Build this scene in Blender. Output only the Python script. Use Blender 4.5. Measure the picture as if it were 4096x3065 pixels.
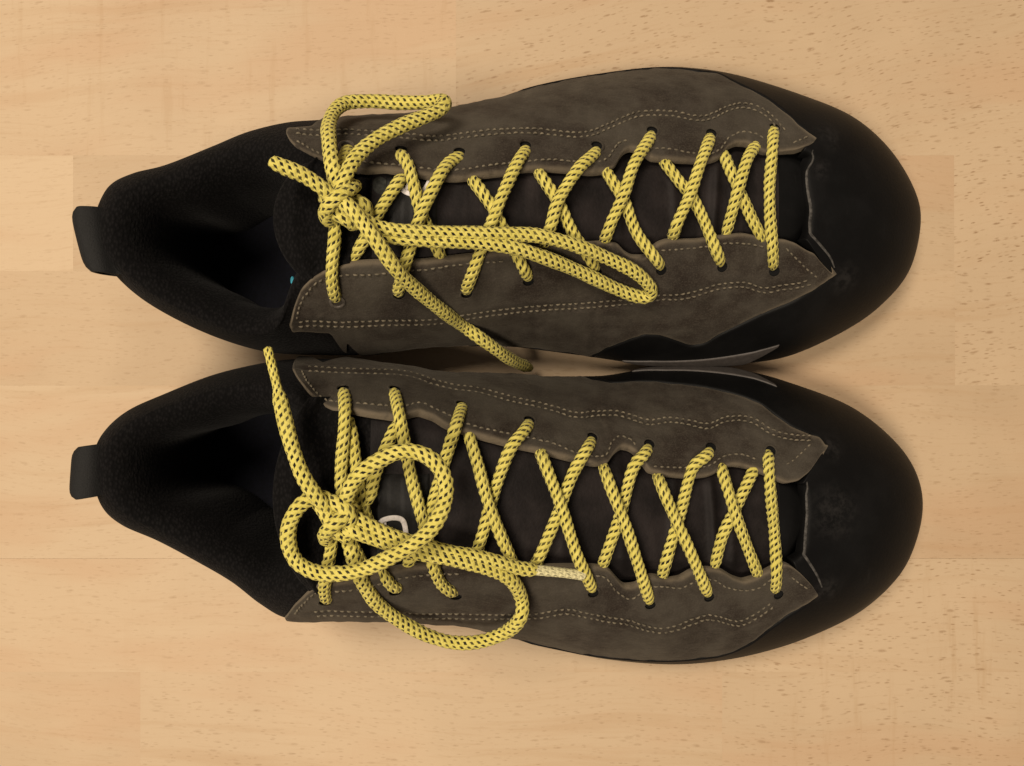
import bpy, math, random
import numpy as np

# ---------------------------------------------------------------- scene, camera, light
for o in list(bpy.data.objects):
    bpy.data.objects.remove(o, do_unlink=True)
SC = bpy.context.scene
COL = SC.collection
rng = np.random.RandomState(7)
random.seed(7)

H = 0.34            # camera height above the floor (m)
F = 3303.0          # focal length in photo pixels (4096 wide)
CX, CY = 2048.0, 1532.5

cd = bpy.data.cameras.new('camera'); cam = bpy.data.objects.new('camera', cd); COL.objects.link(cam)
cam.location = (0, 0, H); cam.rotation_euler = (0, 0, 0)
cd.sensor_fit = 'HORIZONTAL'; cd.sensor_width = 36.0; cd.lens = 36.0 * F / 4096.0
cd.clip_start = 0.01; cd.clip_end = 20
cd.dof.use_dof = True; cd.dof.focus_distance = H - 0.068; cd.dof.aperture_fstop = 60
SC.camera = cam

w = bpy.data.worlds.new('World'); SC.world = w; w.use_nodes = True
bg = w.node_tree.nodes['Background']
bg.inputs['Color'].default_value = (1.0, 0.84, 0.70, 1); bg.inputs['Strength'].default_value = 0.20

def area_light(name, loc, target, size, power, col):
    l = bpy.data.lights.new(name, 'AREA'); l.shape = 'DISK'; l.size = size; l.energy = power; l.color = col
    o = bpy.data.objects.new(name, l); COL.objects.link(o); o.location = loc
    d = np.array(target) - np.array(loc)
    from mathutils import Vector
    o.rotation_euler = Vector(d).to_track_quat('-Z', 'Y').to_euler()
    return o
area_light('ceiling_lamp', (-0.52, 0.58, 1.70), (0, 0, 0), 0.55, 25.5, (1.0, 0.86, 0.69))
area_light('ceiling_lamp', (-0.46, -0.60, 1.70), (0, 0, 0), 0.55, 22.5, (1.0, 0.85, 0.67))

SC.view_settings.view_transform = 'Standard'; SC.view_settings.look = 'None'
SC.view_settings.exposure = 0.0; SC.view_settings.gamma = 1.0; SC.view_settings.use_curve_mapping = False
SC.render.engine = 'CYCLES'

# ---------------------------------------------------------------- helpers
def U(px, py, z):
    k = (H - z) / F
    return np.array([(px - CX) * k, (CY - py) * k, z])

def proj(P):
    k = F / (H - P[..., 2])
    return np.stack([CX + P[..., 0] * k, CY - P[..., 1] * k], -1)

def link(name, verts, faces, mat, parent=None, smooth=True, uv=None):
    me = bpy.data.meshes.new(name)
    me.from_pydata([tuple(map(float, v)) for v in verts], [], [tuple(map(int, f)) for f in faces])
    me.update()
    if smooth:
        me.polygons.foreach_set('use_smooth', [True] * len(me.polygons))
    if uv is not None:
        lay = me.uv_layers.new(name='UVMap')
        vi = np.empty(len(me.loops), dtype=np.int32); me.loops.foreach_get('vertex_index', vi)
        lay.data.foreach_set('uv', np.asarray(uv, dtype=np.float32)[vi].ravel())
    me.materials.append(mat)
    o = bpy.data.objects.new(name, me); COL.objects.link(o)
    if parent is not None: o.parent = parent
    return o

def grid_faces(nu, nv, flip=False, closed_u=False, closed_v=False):
    a = np.arange(nu - (0 if closed_u else 1)); b = np.arange(nv - (0 if closed_v else 1))
    A, B = np.meshgrid(a, b, indexing='ij')
    A2 = (A + 1) % nu; B2 = (B + 1) % nv
    q = np.stack([A * nv + B, A2 * nv + B, A2 * nv + B2, A * nv + B2], -1).reshape(-1, 4)
    return q[:, ::-1] if flip else q

def catmull(P, n_per, closed=False):
    P = np.asarray(P, float); N = len(P)
    if closed: idx = lambda i: P[i % N]
    else:
        ext = np.vstack([2 * P[0] - P[1], P, 2 * P[-1] - P[-2]]); idx = lambda i: ext[i + 1]
    out = []
    for i in range(N if closed else N - 1):
        p0, p1, p2, p3 = idx(i - 1), idx(i), idx(i + 1), idx(i + 2)
        t = np.linspace(0, 1, n_per, endpoint=False)[:, None]
        out.append(0.5 * (2 * p1 + (p2 - p0) * t + (2 * p0 - 5 * p1 + 4 * p2 - p3) * t**2 + (-p0 + 3 * p1 - 3 * p2 + p3) * t**3))
    out = np.vstack(out)
    return out if closed else np.vstack([out, P[-1:]])

def resample(P, step):
    d = np.r_[0, np.cumsum(np.linalg.norm(np.diff(P, axis=0), axis=1))]
    n = max(3, int(round(d[-1] / step)) + 1)
    s = np.linspace(0, d[-1], n)
    return np.stack([np.interp(s, d, P[:, k]) for k in range(P.shape[1])], 1), s

def smoothstep(a, b, x):
    t = np.clip((x - a) / (b - a), 0, 1); return t * t * (3 - 2 * t)

# ---------------------------------------------------------------- materials
def new_mat(name):
    m = bpy.data.materials.new(name); m.use_nodes = True
    nt = m.node_tree; b = nt.nodes['Principled BSDF']
    return m, nt, b

class NT:
    def __init__(s, nt): s.nt = nt
    def n(s, t, **kw):
        x = s.nt.nodes.new(t)
        for k, v in kw.items(): setattr(x, k, v)
        return x
    def put(s, sock, v):
        if hasattr(v, 'is_linked') or hasattr(v, 'links'): s.nt.links.new(v, sock)
        else: sock.default_value = v
    def math(s, op, a, b=None, c=None, clamp=False):
        x = s.n('ShaderNodeMath', operation=op); x.use_clamp = clamp
        s.put(x.inputs[0], a)
        if b is not None: s.put(x.inputs[1], b)
        if c is not None: s.put(x.inputs[2], c)
        return x.outputs[0]
    def vmul(s, a, b):
        x = s.n('ShaderNodeVectorMath', operation='MULTIPLY'); s.put(x.inputs[0], a); s.put(x.inputs[1], b); return x.outputs[0]
    def noise(s, vec, scale, detail=3, rough=0.55, out='Fac'):
        x = s.n('ShaderNodeTexNoise'); s.put(x.inputs['Vector'], vec)
        x.inputs['Scale'].default_value = scale; x.inputs['Detail'].default_value = detail; x.inputs['Roughness'].default_value = rough
        return x.outputs[out]
    def voro(s, vec, scale, out='Distance', feature='F1'):
        x = s.n('ShaderNodeTexVoronoi', feature=feature); s.put(x.inputs['Vector'], vec); x.inputs['Scale'].default_value = scale
        return x.outputs[out] if out else x
    def ramp(s, fac, a, b):
        x = s.n('ShaderNodeMapRange'); x.interpolation_type = 'SMOOTHSTEP'; s.put(x.inputs[0], fac)
        x.inputs[1].default_value = a; x.inputs[2].default_value = b
        return x.outputs[0]
    def mix(s, fac, a, b):
        x = s.n('ShaderNodeMix', data_type='RGBA'); s.put(x.inputs[0], fac); s.put(x.inputs[6], a); s.put(x.inputs[7], b); return x.outputs[2]
    def bump(s, height, strength, dist, bsdf):
        x = s.n('ShaderNodeBump'); x.inputs['Strength'].default_value = strength; x.inputs['Distance'].default_value = dist
        s.put(x.inputs['Height'], height); s.nt.links.new(x.outputs[0], bsdf.inputs['Normal'])
    def pos(s): return s.n('ShaderNodeNewGeometry').outputs['Position']

def rgb(r, g, b): return (r, g, b, 1.0)

def mat_suede():
    m, nt, b = new_mat('suede'); t = NT(nt); P = t.pos()
    big = t.ramp(t.noise(P, 38, 4, 0.55), 0.38, 0.62)
    med = t.ramp(t.noise(P, 95, 4, 0.6), 0.38, 0.70)
    fine = t.noise(P, 2000, 3, 0.7)
    nap = t.noise(t.vmul(P, (260.0, 700.0, 500.0)), 1.0, 4, 0.7)
    c = t.mix(big, rgb(0.0180, 0.0129, 0.0099), rgb(0.0440, 0.0378, 0.0292))
    c = t.mix(t.math('MULTIPLY', med, 0.55), c, rgb(0.058, 0.051, 0.041))
    c = t.mix(t.math('MULTIPLY', t.ramp(t.noise(P, 60, 2), 0.52, 0.7), 0.45), c, rgb(0.0175, 0.0135, 0.0110))
    c = t.mix(t.math('MULTIPLY', t.ramp(fine, 0.45, 0.70), 0.42), c, rgb(0.078, 0.067, 0.052))
    c = t.mix(t.math('MULTIPLY', t.ramp(nap, 0.5, 0.75), 0.34), c, rgb(0.068, 0.058, 0.045))
    cz = t.noise(t.vmul(P, (120.0, 26.0, 40.0)), 1.0, 3, 0.55)
    c = t.mix(t.math('MULTIPLY', t.math('MULTIPLY', t.ramp(cz, 0.60, 0.74), t.ramp(t.noise(P, 40, 2), 0.45, 0.6)), 0.40), c, rgb(0.075, 0.065, 0.052))
    at = t.n('ShaderNodeAttribute'); at.attribute_name = 'rim'      # raw cut edge is paler
    edge = t.math('MULTIPLY', at.outputs['Fac'], t.ramp(t.noise(P, 170, 3), 0.22, 0.50))
    c = t.mix(t.math('MULTIPLY', edge, 0.95), c, rgb(0.125, 0.102, 0.072))
    nt.links.new(c, b.inputs['Base Color'])
    b.inputs['Roughness'].default_value = 0.95; b.inputs['Specular IOR Level'].default_value = 0.12
    b.inputs['Sheen Weight'].default_value = 0.10; b.inputs['Sheen Roughness'].default_value = 0.5
    b.inputs['Sheen Tint'].default_value = rgb(0.75, 0.68, 0.56)
    h = t.math('ADD', t.math('MULTIPLY', fine, 0.3), t.math('ADD', t.noise(P, 420, 3), t.math('MULTIPLY', nap, 0.6)))
    t.bump(h, 0.5, 0.0006, b)
    return m

SCUFF_GLINT = [(tuple(map(float, U(*q))), r_) for q, r_ in (((3300, 560, .044), .008), ((3275, 680, .047), .006), ((3365, 1110, .040), .009), ((3330, 2050, .046), .014), ((3305, 1800, .042), .008), ((3300, 2350, .044), .008))]  # grey toe scuffs; the widest spot is the right cap's highlight painted as colour
def mat_rubber(name='rubber', col=(0.0040, 0.0040, 0.0041), rough=0.48, worn=True):
    m, nt, b = new_mat(name); t = NT(nt); P = t.pos()
    n1 = t.noise(P, 60, 4, 0.6); n2 = t.noise(P, 900, 3, 0.7)
    c = t.mix(t.ramp(n1, 0.4, 0.7), rgb(*col), rgb(col[0] * 1.5, col[1] * 1.5, col[2] * 1.5))
    if worn:
        dust = t.math('MULTIPLY', t.ramp(t.noise(P, 3000, 2, 0.8), 0.62, 0.75), t.ramp(n1, 0.45, 0.75))
        c = t.mix(t.math('MULTIPLY', dust, 0.25), c, rgb(0.035, 0.032, 0.03))
    sc = t.ramp(t.noise(t.vmul(P, (300.0, 60.0, 120.0)), 1.0, 4, 0.7), 0.60, 0.78)
    c = t.mix(t.math('MULTIPLY', t.math('MULTIPLY', sc, t.ramp(t.noise(P, 45, 2), 0.5, 0.65)), 0.30), c, rgb(0.022, 0.021, 0.020))
    if worn:  # paler spots: real scuffs plus the painted toe-cap highlight
        for (qx, qy, qz), rad in SCUFF_GLINT:
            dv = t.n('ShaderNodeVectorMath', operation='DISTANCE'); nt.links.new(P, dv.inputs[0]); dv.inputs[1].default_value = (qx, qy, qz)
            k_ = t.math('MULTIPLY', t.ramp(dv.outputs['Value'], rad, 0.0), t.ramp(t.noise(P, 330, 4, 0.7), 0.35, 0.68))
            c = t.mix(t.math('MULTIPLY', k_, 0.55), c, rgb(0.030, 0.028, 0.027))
    nt.links.new(c, b.inputs['Base Color'])
    nt.links.new(t.math('ADD', t.math('MULTIPLY', n1, 0.2), rough - 0.06), b.inputs['Roughness'])
    b.inputs['Specular IOR Level'].default_value = 0.10
    t.bump(t.math('ADD', n2, t.math('MULTIPLY', t.noise(P, 200, 2), 0.8)), 0.35, 0.0002, b)
    return m

def mat_mesh_fabric():
    m, nt, b = new_mat('black_mesh_fabric'); t = NT(nt); P = t.pos()
    d_ = t.voro(t.vmul(P, (1.0, 0.62, 0.8)), 1150)
    h = t.math('SUBTRACT', 0.55, d_)
    c = t.mix(t.ramp(h, -0.15, 0.45), rgb(0.0020, 0.0018, 0.0019), rgb(0.0066, 0.0060, 0.0062))
    c = t.mix(t.math('MULTIPLY', t.ramp(t.noise(P, 2200, 2, 0.8), 0.70, 0.80), 0.1), c, rgb(0.05, 0.05, 0.055))
    nt.links.new(c, b.inputs['Base Color'])
    b.inputs['Roughness'].default_value = 0.9; b.inputs['Specular IOR Level'].default_value = 0.10
    b.inputs['Sheen Weight'].default_value = 0.02
    t.bump(t.math('ADD', h, t.noise(P, 1500, 2)), 0.4, 0.0006, b)
    return m

def mat_simple(name, col, rough, noise_scale=800, var=0.4, bump=0.3, spec=0.3):
    m, nt, b = new_mat(name); t = NT(nt); P = t.pos()
    n = t.noise(P, noise_scale, 4, 0.6)
    lo = rgb(*[c * (1 - var) for c in col]); hi = rgb(*[c * (1 + var) for c in col])
    nt.links.new(t.mix(t.ramp(n, 0.3, 0.7), lo, hi), b.inputs['Base Color'])
    b.inputs['Roughness'].default_value = rough; b.inputs['Specular IOR Level'].default_value = spec
    t.bump(n, bump, 0.0003, b)
    return m

def mat_tongue():
    m, nt, b = new_mat('tongue_leather'); t = NT(nt); P = t.pos()
    n1 = t.noise(P, 70, 4, 0.6)
    c = t.mix(t.ramp(n1, 0.35, 0.7), rgb(0.0062, 0.0048, 0.0048), rgb(0.0160, 0.0125, 0.0124))
    st = t.noise(t.vmul(P, (95.0, 22.0, 16.0)), 1.0, 3, 0.5)
    c = t.mix(t.math('MULTIPLY', t.ramp(st, 0.56, 0.78), 0.55), c, rgb(0.036, 0.029, 0.028))
    nt.links.new(c, b.inputs['Base Color'])
    b.inputs['Roughness'].default_value = 0.66; b.inputs['Specular IOR Level'].default_value = 0.16
    t.bump(t.math('ADD', t.noise(P, 900, 3), t.math('MULTIPLY', st, 2.0)), 0.3, 0.0005, b)
    return m

LACE_R = 0.00182
def mat_lace(name='yellow_braided_lace', shift=0.375, tilt=0.55, cols=8.0, diamond=False, pale=0.0):
    m, nt, b = new_mat(name); t = NT(nt)
    uv = t.n('ShaderNodeUVMap'); uv.uv_map = 'UVMap'
    x = t.n('ShaderNodeSeparateXYZ'); nt.links.new(uv.outputs[0], x.inputs[0])
    s, v = x.outputs[0], x.outputs[1]           # s: millimetres along, v: 0..1 around
    P = t.pos()
    ns = t.noise(P, 700, 2, 0.6); ns2 = t.noise(P, 1900, 2, 0.7)
    v8 = t.math('ADD', t.math('MULTIPLY', v, cols), t.math('MULTIPLY', t.math('SUBTRACT', ns, 0.5), 0.35))
    colm = t.math('FLOOR', v8)
    cf = t.math('SUBTRACT', t.math('FRACT', v8), 0.5)
    ph = t.math('ADD', t.math('DIVIDE', s, 2.5), t.math('MULTIPLY', colm, shift))
    ph = t.math('ADD', ph, t.math('MULTIPLY', cf, tilt))
    ph = t.math('ADD', ph, t.math('MULTIPLY', t.math('SUBTRACT', ns2, 0.5), 0.16))
    fr = t.math('ABSOLUTE', t.math('SUBTRACT', t.math('FRACT', ph), 0.5))
    m1 = t.ramp(fr, 0.235, 0.165)
    m2 = t.ramp(t.math('ABSOLUTE', cf), 0.37, 0.26)
    fleck = t.math('MULTIPLY', m1, m2)
    wn = t.n('ShaderNodeTexWhiteNoise', noise_dimensions='2D')
    cc = t.n('ShaderNodeCombineXYZ'); nt.links.new(colm, cc.inputs[0]); nt.links.new(t.math('FLOOR', ph), cc.inputs[1])
    nt.links.new(cc.outputs[0], wn.inputs['Vector'])
    fleck = t.math('MULTIPLY', fleck, t.math('ADD', t.math('MULTIPLY', wn.outputs[0], 0.3), 0.78), clamp=True)
    yel = t.mix(t.ramp(t.noise(P, 300, 3), 0.3, 0.7), rgb(0.50, 0.432, 0.082), rgb(0.60, 0.525, 0.120))
    yel = t.mix(t.math('MULTIPLY', t.ramp(ns2, 0.45, 0.75), 0.5), yel, rgb(0.64, 0.575, 0.25))
    # soft valleys of the braid, in a darker yellow
    br = t.math('COSINE', t.math('ADD', t.math('MULTIPLY', s, 2 * math.pi / 2.5), t.math('MULTIPLY', v, 2 * math.pi * 3.0)))
    if diamond:
        br2 = t.math('COSINE', t.math('SUBTRACT', t.math('MULTIPLY', s, 2 * math.pi / 2.5), t.math('MULTIPLY', v, 2 * math.pi * 4.0)))
        br1 = t.math('COSINE', t.math('ADD', t.math('MULTIPLY', s, 2 * math.pi / 2.5), t.math('MULTIPLY', v, 2 * math.pi * 4.0)))
        br = t.math('MAXIMUM', br1, br2)
    yel = t.mix(t.math('MULTIPLY', t.ramp(br, -0.3, -1.0), 0.34), yel, rgb(0.21, 0.18, 0.03))
    yel = t.mix(pale, yel, rgb(0.66, 0.62, 0.42))
    c = t.mix(t.math('MULTIPLY', fleck, 1.0 - 0.45 * (pale > 0)), yel, rgb(0.006, 0.005, 0.006))
    nt.links.new(c, b.inputs['Base Color'])
    b.inputs['Roughness'].default_value = 0.85; b.inputs['Specular IOR Level'].default_value = 0.2
    b.inputs['Sheen Weight'].default_value = 0.08
    h = t.math('ADD', t.math('MULTIPLY', br, 0.6), t.math('ADD', t.math('MULTIPLY', ns2, 0.8), t.math('MULTIPLY', fleck, -0.6)))
    t.bump(h, 0.55, 0.0003, b)
    return m

def mat_wood():
    m, nt, b = new_mat('beech_laminate'); t = NT(nt)
    at = t.n('ShaderNodeAttribute'); at.attribute_name = 'plank'
    sx = t.n('ShaderNodeSeparateColor'); nt.links.new(at.outputs['Color'], sx.inputs[0])
    tint, fleckA, curlA = sx.outputs[0], sx.outputs[1], sx.outputs[2]
    slant = at.outputs['Alpha']
    rot = t.n('ShaderNodeVectorRotate', rotation_type='Z_AXIS'); P = t.pos()
    nt.links.new(P, rot.inputs['Vector']); nt.links.new(t.math('MULTIPLY', t.math('SUBTRACT', slant, 0.5), 0.9), rot.inputs['Angle'])
    off = t.n('ShaderNodeVectorMath', operation='ADD'); nt.links.new(rot.outputs[0], off.inputs[0])
    cb = t.n('ShaderNodeCombineXYZ'); nt.links.new(t.math('MULTIPLY', tint, 7.3), cb.inputs[2]); nt.links.new(cb.outputs[0], off.inputs[1])
    # gentle waviness of the grain
    wob = t.n('ShaderNodeVectorMath', operation='ADD')
    nz = t.noise(off.outputs[0], 9, 2, 0.5)
    wc = t.n('ShaderNodeCombineXYZ'); nt.links.new(t.math('MULTIPLY', t.math('SUBTRACT', nz, 0.5), 0.022), wc.inputs[1])
    nt.links.new(off.outputs[0], wob.inputs[0]); nt.links.new(wc.outputs[0], wob.inputs[1])
    Q = wob.outputs[0]
    base = t.mix(tint, rgb(0.395, 0.284, 0.176), rgb(0.525, 0.402, 0.266))
    streak = t.noise(t.vmul(Q, (6.0, 130.0, 1.0)), 1.0, 4, 0.6)
    c = t.mix(t.math('MULTIPLY', t.ramp(streak, 0.5, 0.72), 0.30), base, rgb(0.36, 0.215, 0.105))
    c = t.mix(t.math('MULTIPLY', t.ramp(t.noise(Q, 11, 4), 0.42, 0.62), 0.45), c, rgb(0.525, 0.395, 0.258))
    c = t.mix(t.math('MULTIPLY', t.ramp(t.noise(t.vmul(Q, (8.0, 30.0, 1.0)), 1.0, 3), 0.48, 0.66), 0.42), c, rgb(0.46, 0.295, 0.175))
    fib = t.noise(t.vmul(Q, (55.0, 900.0, 1.0)), 1.0, 3, 0.7)
    c = t.mix(t.math('MULTIPLY', t.ramp(fib, 0.52, 0.75), 0.20), c, rgb(0.33, 0.20, 0.10))
    # short dark pores and rays
    def dashes(sx_, sy_, thr, keep, amt, c):
        vn = t.n('ShaderNodeTexVoronoi', feature='F1'); t.put(vn.inputs['Vector'], t.vmul(Q, (sx_, sy_, 1.0))); vn.inputs['Scale'].default_value = 1.0
        sc = t.n('ShaderNodeSeparateColor'); nt.links.new(vn.outputs['Color'], sc.inputs[0])
        k = t.math('MULTIPLY', t.ramp(vn.outputs['Distance'], thr, thr * 0.35), t.math('GREATER_THAN', sc.outputs[0], keep))
        k = t.math('MULTIPLY', k, t.math('MULTIPLY', t.math('ADD', t.math('MULTIPLY', sc.outputs[1], 0.7), 0.3), amt))
        k = t.math('MULTIPLY', k, t.ramp(t.noise(P, 700, 2, 0.7), 0.25, 0.5))
        k = t.math('MULTIPLY', k, fleckA)
        return t.mix(k, c, rgb(0.20, 0.105, 0.042))
    c = dashes(120.0, 470.0, 0.28, 0.52, 0.75, c)
    c = dashes(260.0, 1050.0, 0.36, 0.30, 0.75, c)
    c = dashes(75.0, 190.0, 0.18, 0.80, 0.60, c)
    gr = t.noise(P, 1500, 3, 0.8)
    c = t.mix(t.math('MULTIPLY', t.ramp(gr, 0.55, 0.75), 0.16), c, rgb(0.30, 0.185, 0.10))
    c = t.mix(t.math('MULTIPLY', t.ramp(gr, 0.45, 0.28), 0.16), c, rgb(0.62, 0.47, 0.31))
    # curl figure running across the grain
    cur = t.noise(t.vmul(P, (150.0, 14.0, 1.0)), 1.0, 5, 0.65)
    c = t.mix(t.math('MULTIPLY', t.math('MULTIPLY', t.ramp(cur, 0.54, 0.70), curlA), 0.32), c, rgb(0.34, 0.205, 0.095))
    nt.links.new(c, b.inputs['Base Color'])
    b.inputs['Roughness'].default_value = 0.55; b.inputs['Specular IOR Level'].default_value = 0.25
    t.bump(fib, 0.10, 0.0002, b)
    return m

M = dict(
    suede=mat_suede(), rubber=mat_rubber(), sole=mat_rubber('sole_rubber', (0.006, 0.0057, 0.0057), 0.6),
    edge=mat_simple('worn_rubber_edge', (0.052, 0.049, 0.045), 0.6, 500, 0.6), mesh=mat_mesh_fabric(),
    stripe=mat_simple('grey_sole_stripe', (0.060, 0.053, 0.049), 0.5, 500, 0.15),
    tongue=mat_tongue(), lining=mat_simple('dark_lining', (0.003, 0.0028, 0.003), 0.95, 900, 0.3),
    insole=mat_simple('navy_insole', (0.0022, 0.0026, 0.0062), 0.95, 700, 0.3),
    lace=mat_lace(), tip=mat_lace('lace_tip', 0.375, 0.5, 9.0, True, 0.7), bow=mat_lace('yellow_braided_bow', 0.5, 0.42, 9.0, True), stitch=mat_simple('tan_thread', (0.118, 0.100, 0.070), 0.8, 900, 0.45),
    web=mat_simple('black_webbing', (0.0060, 0.0060, 0.0060), 0.75, 2500, 0.4, 0.6), emblem=mat_simple('white_print', (0.68, 0.64, 0.62), 0.5, 1200, 0.1),
    label=mat_simple('tongue_patch', (0.0046, 0.0043, 0.0042), 0.6, 700, 0.3),
    metal=mat_simple('dark_eyelet', (0.07, 0.06, 0.05), 0.4, 900, 0.3), grey=mat_simple('dull_grey', (0.022, 0.023, 0.02), 0.8, 900, 0.5), teal=mat_simple('teal_tag', (0.03, 0.22, 0.30), 0.7),
    wood=mat_wood(), gap=mat_simple('seam', (0.10, 0.06, 0.03), 0.9))

# ---------------------------------------------------------------- floor: one board per printed strip
def box(x0, x1, y0, y1, z0, z1):
    v = [(x0, y0, z0), (x1, y0, z0), (x1, y1, z0), (x0, y1, z0), (x0, y0, z1), (x1, y0, z1), (x1, y1, z1), (x0, y1, z1)]
    f = [(0, 3, 2, 1), (4, 5, 6, 7), (0, 1, 5, 4), (1, 2, 6, 5), (2, 3, 7, 6), (3, 0, 4, 7)]
    return v, f
v, f = box(-0.75, 0.75, -0.6, 0.6, -0.016, -0.0085)
floor = link('floor', v, f, M['gap'], smooth=False); floor['kind'] = 'structure'
fx = lambda px: (px * 1.8517 - CX) * H / F
fy = lambda py: (CY - py * 1.8517) * H / F
BIG = 0.75
# rows: (y top, y bottom in 2212-px units, joints x, per-board (tint, fleck, curl, slant))
rows = [
    (-2600, -390, [700], [(.4, .5, .2, .5), (.6, .6, .2, .55)]),
    (-390, -150, [-500, 1500], [(.4, .5, .2, .5), (.6, .5, .1, .5), (.3, .5, .3, .5)]),
    (-150, 336, [985], [(.60, .38, .60, .44), (.50, .80, .05, .30)]),
    (336, 586, [158, 2061], [(.98, .22, .12, .42), (.40, .45, .10, .45), (.50, 1.0, .12, .30)]),
    (586, 833, [-420, 2063], [(.50, .20, .15, .50), (.34, .35, .05, .55), (.52, .8, .10, .40)]),
    (833, 1207, [-600, 1500], [(.3, .4, .1, .5), (.80, .30, .05, .50), (.30, .45, .05, .47)]),
    (1207, 1452, [-700, 1240], [(.3, .4, .1, .5), (.72, .35, .12, .54), (.62, .90, .85, .56)]),
    (1452, 1700, [303, 1560], [(.52, .25, .10, .60), (.66, .45, .10, .53), (.55, .75, .75, .52)]),
    (1700, 1950, [-300, 1300], [(.4, .4, .1, .5), (.5, .5, .1, .52), (.6, .6, .2, .5)]),
    (1950, 4300, [600], [(.4, .4, .1, .5), (.6, .6, .2, .5)])]
for (ya, yb, joints, props) in rows:
    xs = [-BIG] + [fx(j) for j in joints] + [BIG]
    g = 0.00006 if yb == 1207 else 0.000004
    for i, pr in enumerate(props):
        v, f = box(xs[i] + 0.000004, xs[i + 1] - 0.000004, max(fy(yb), -0.6) + g, min(fy(ya), 0.6) - 0.000004, -0.008, 0.0)
        o = link('plank', v, f, M['wood'], floor, smooth=False)
        a = o.data.attributes.new('plank', 'FLOAT_COLOR', 'POINT')
        a.data.foreach_set('color', np.tile(np.array(pr, dtype=np.float32), 8))

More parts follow.
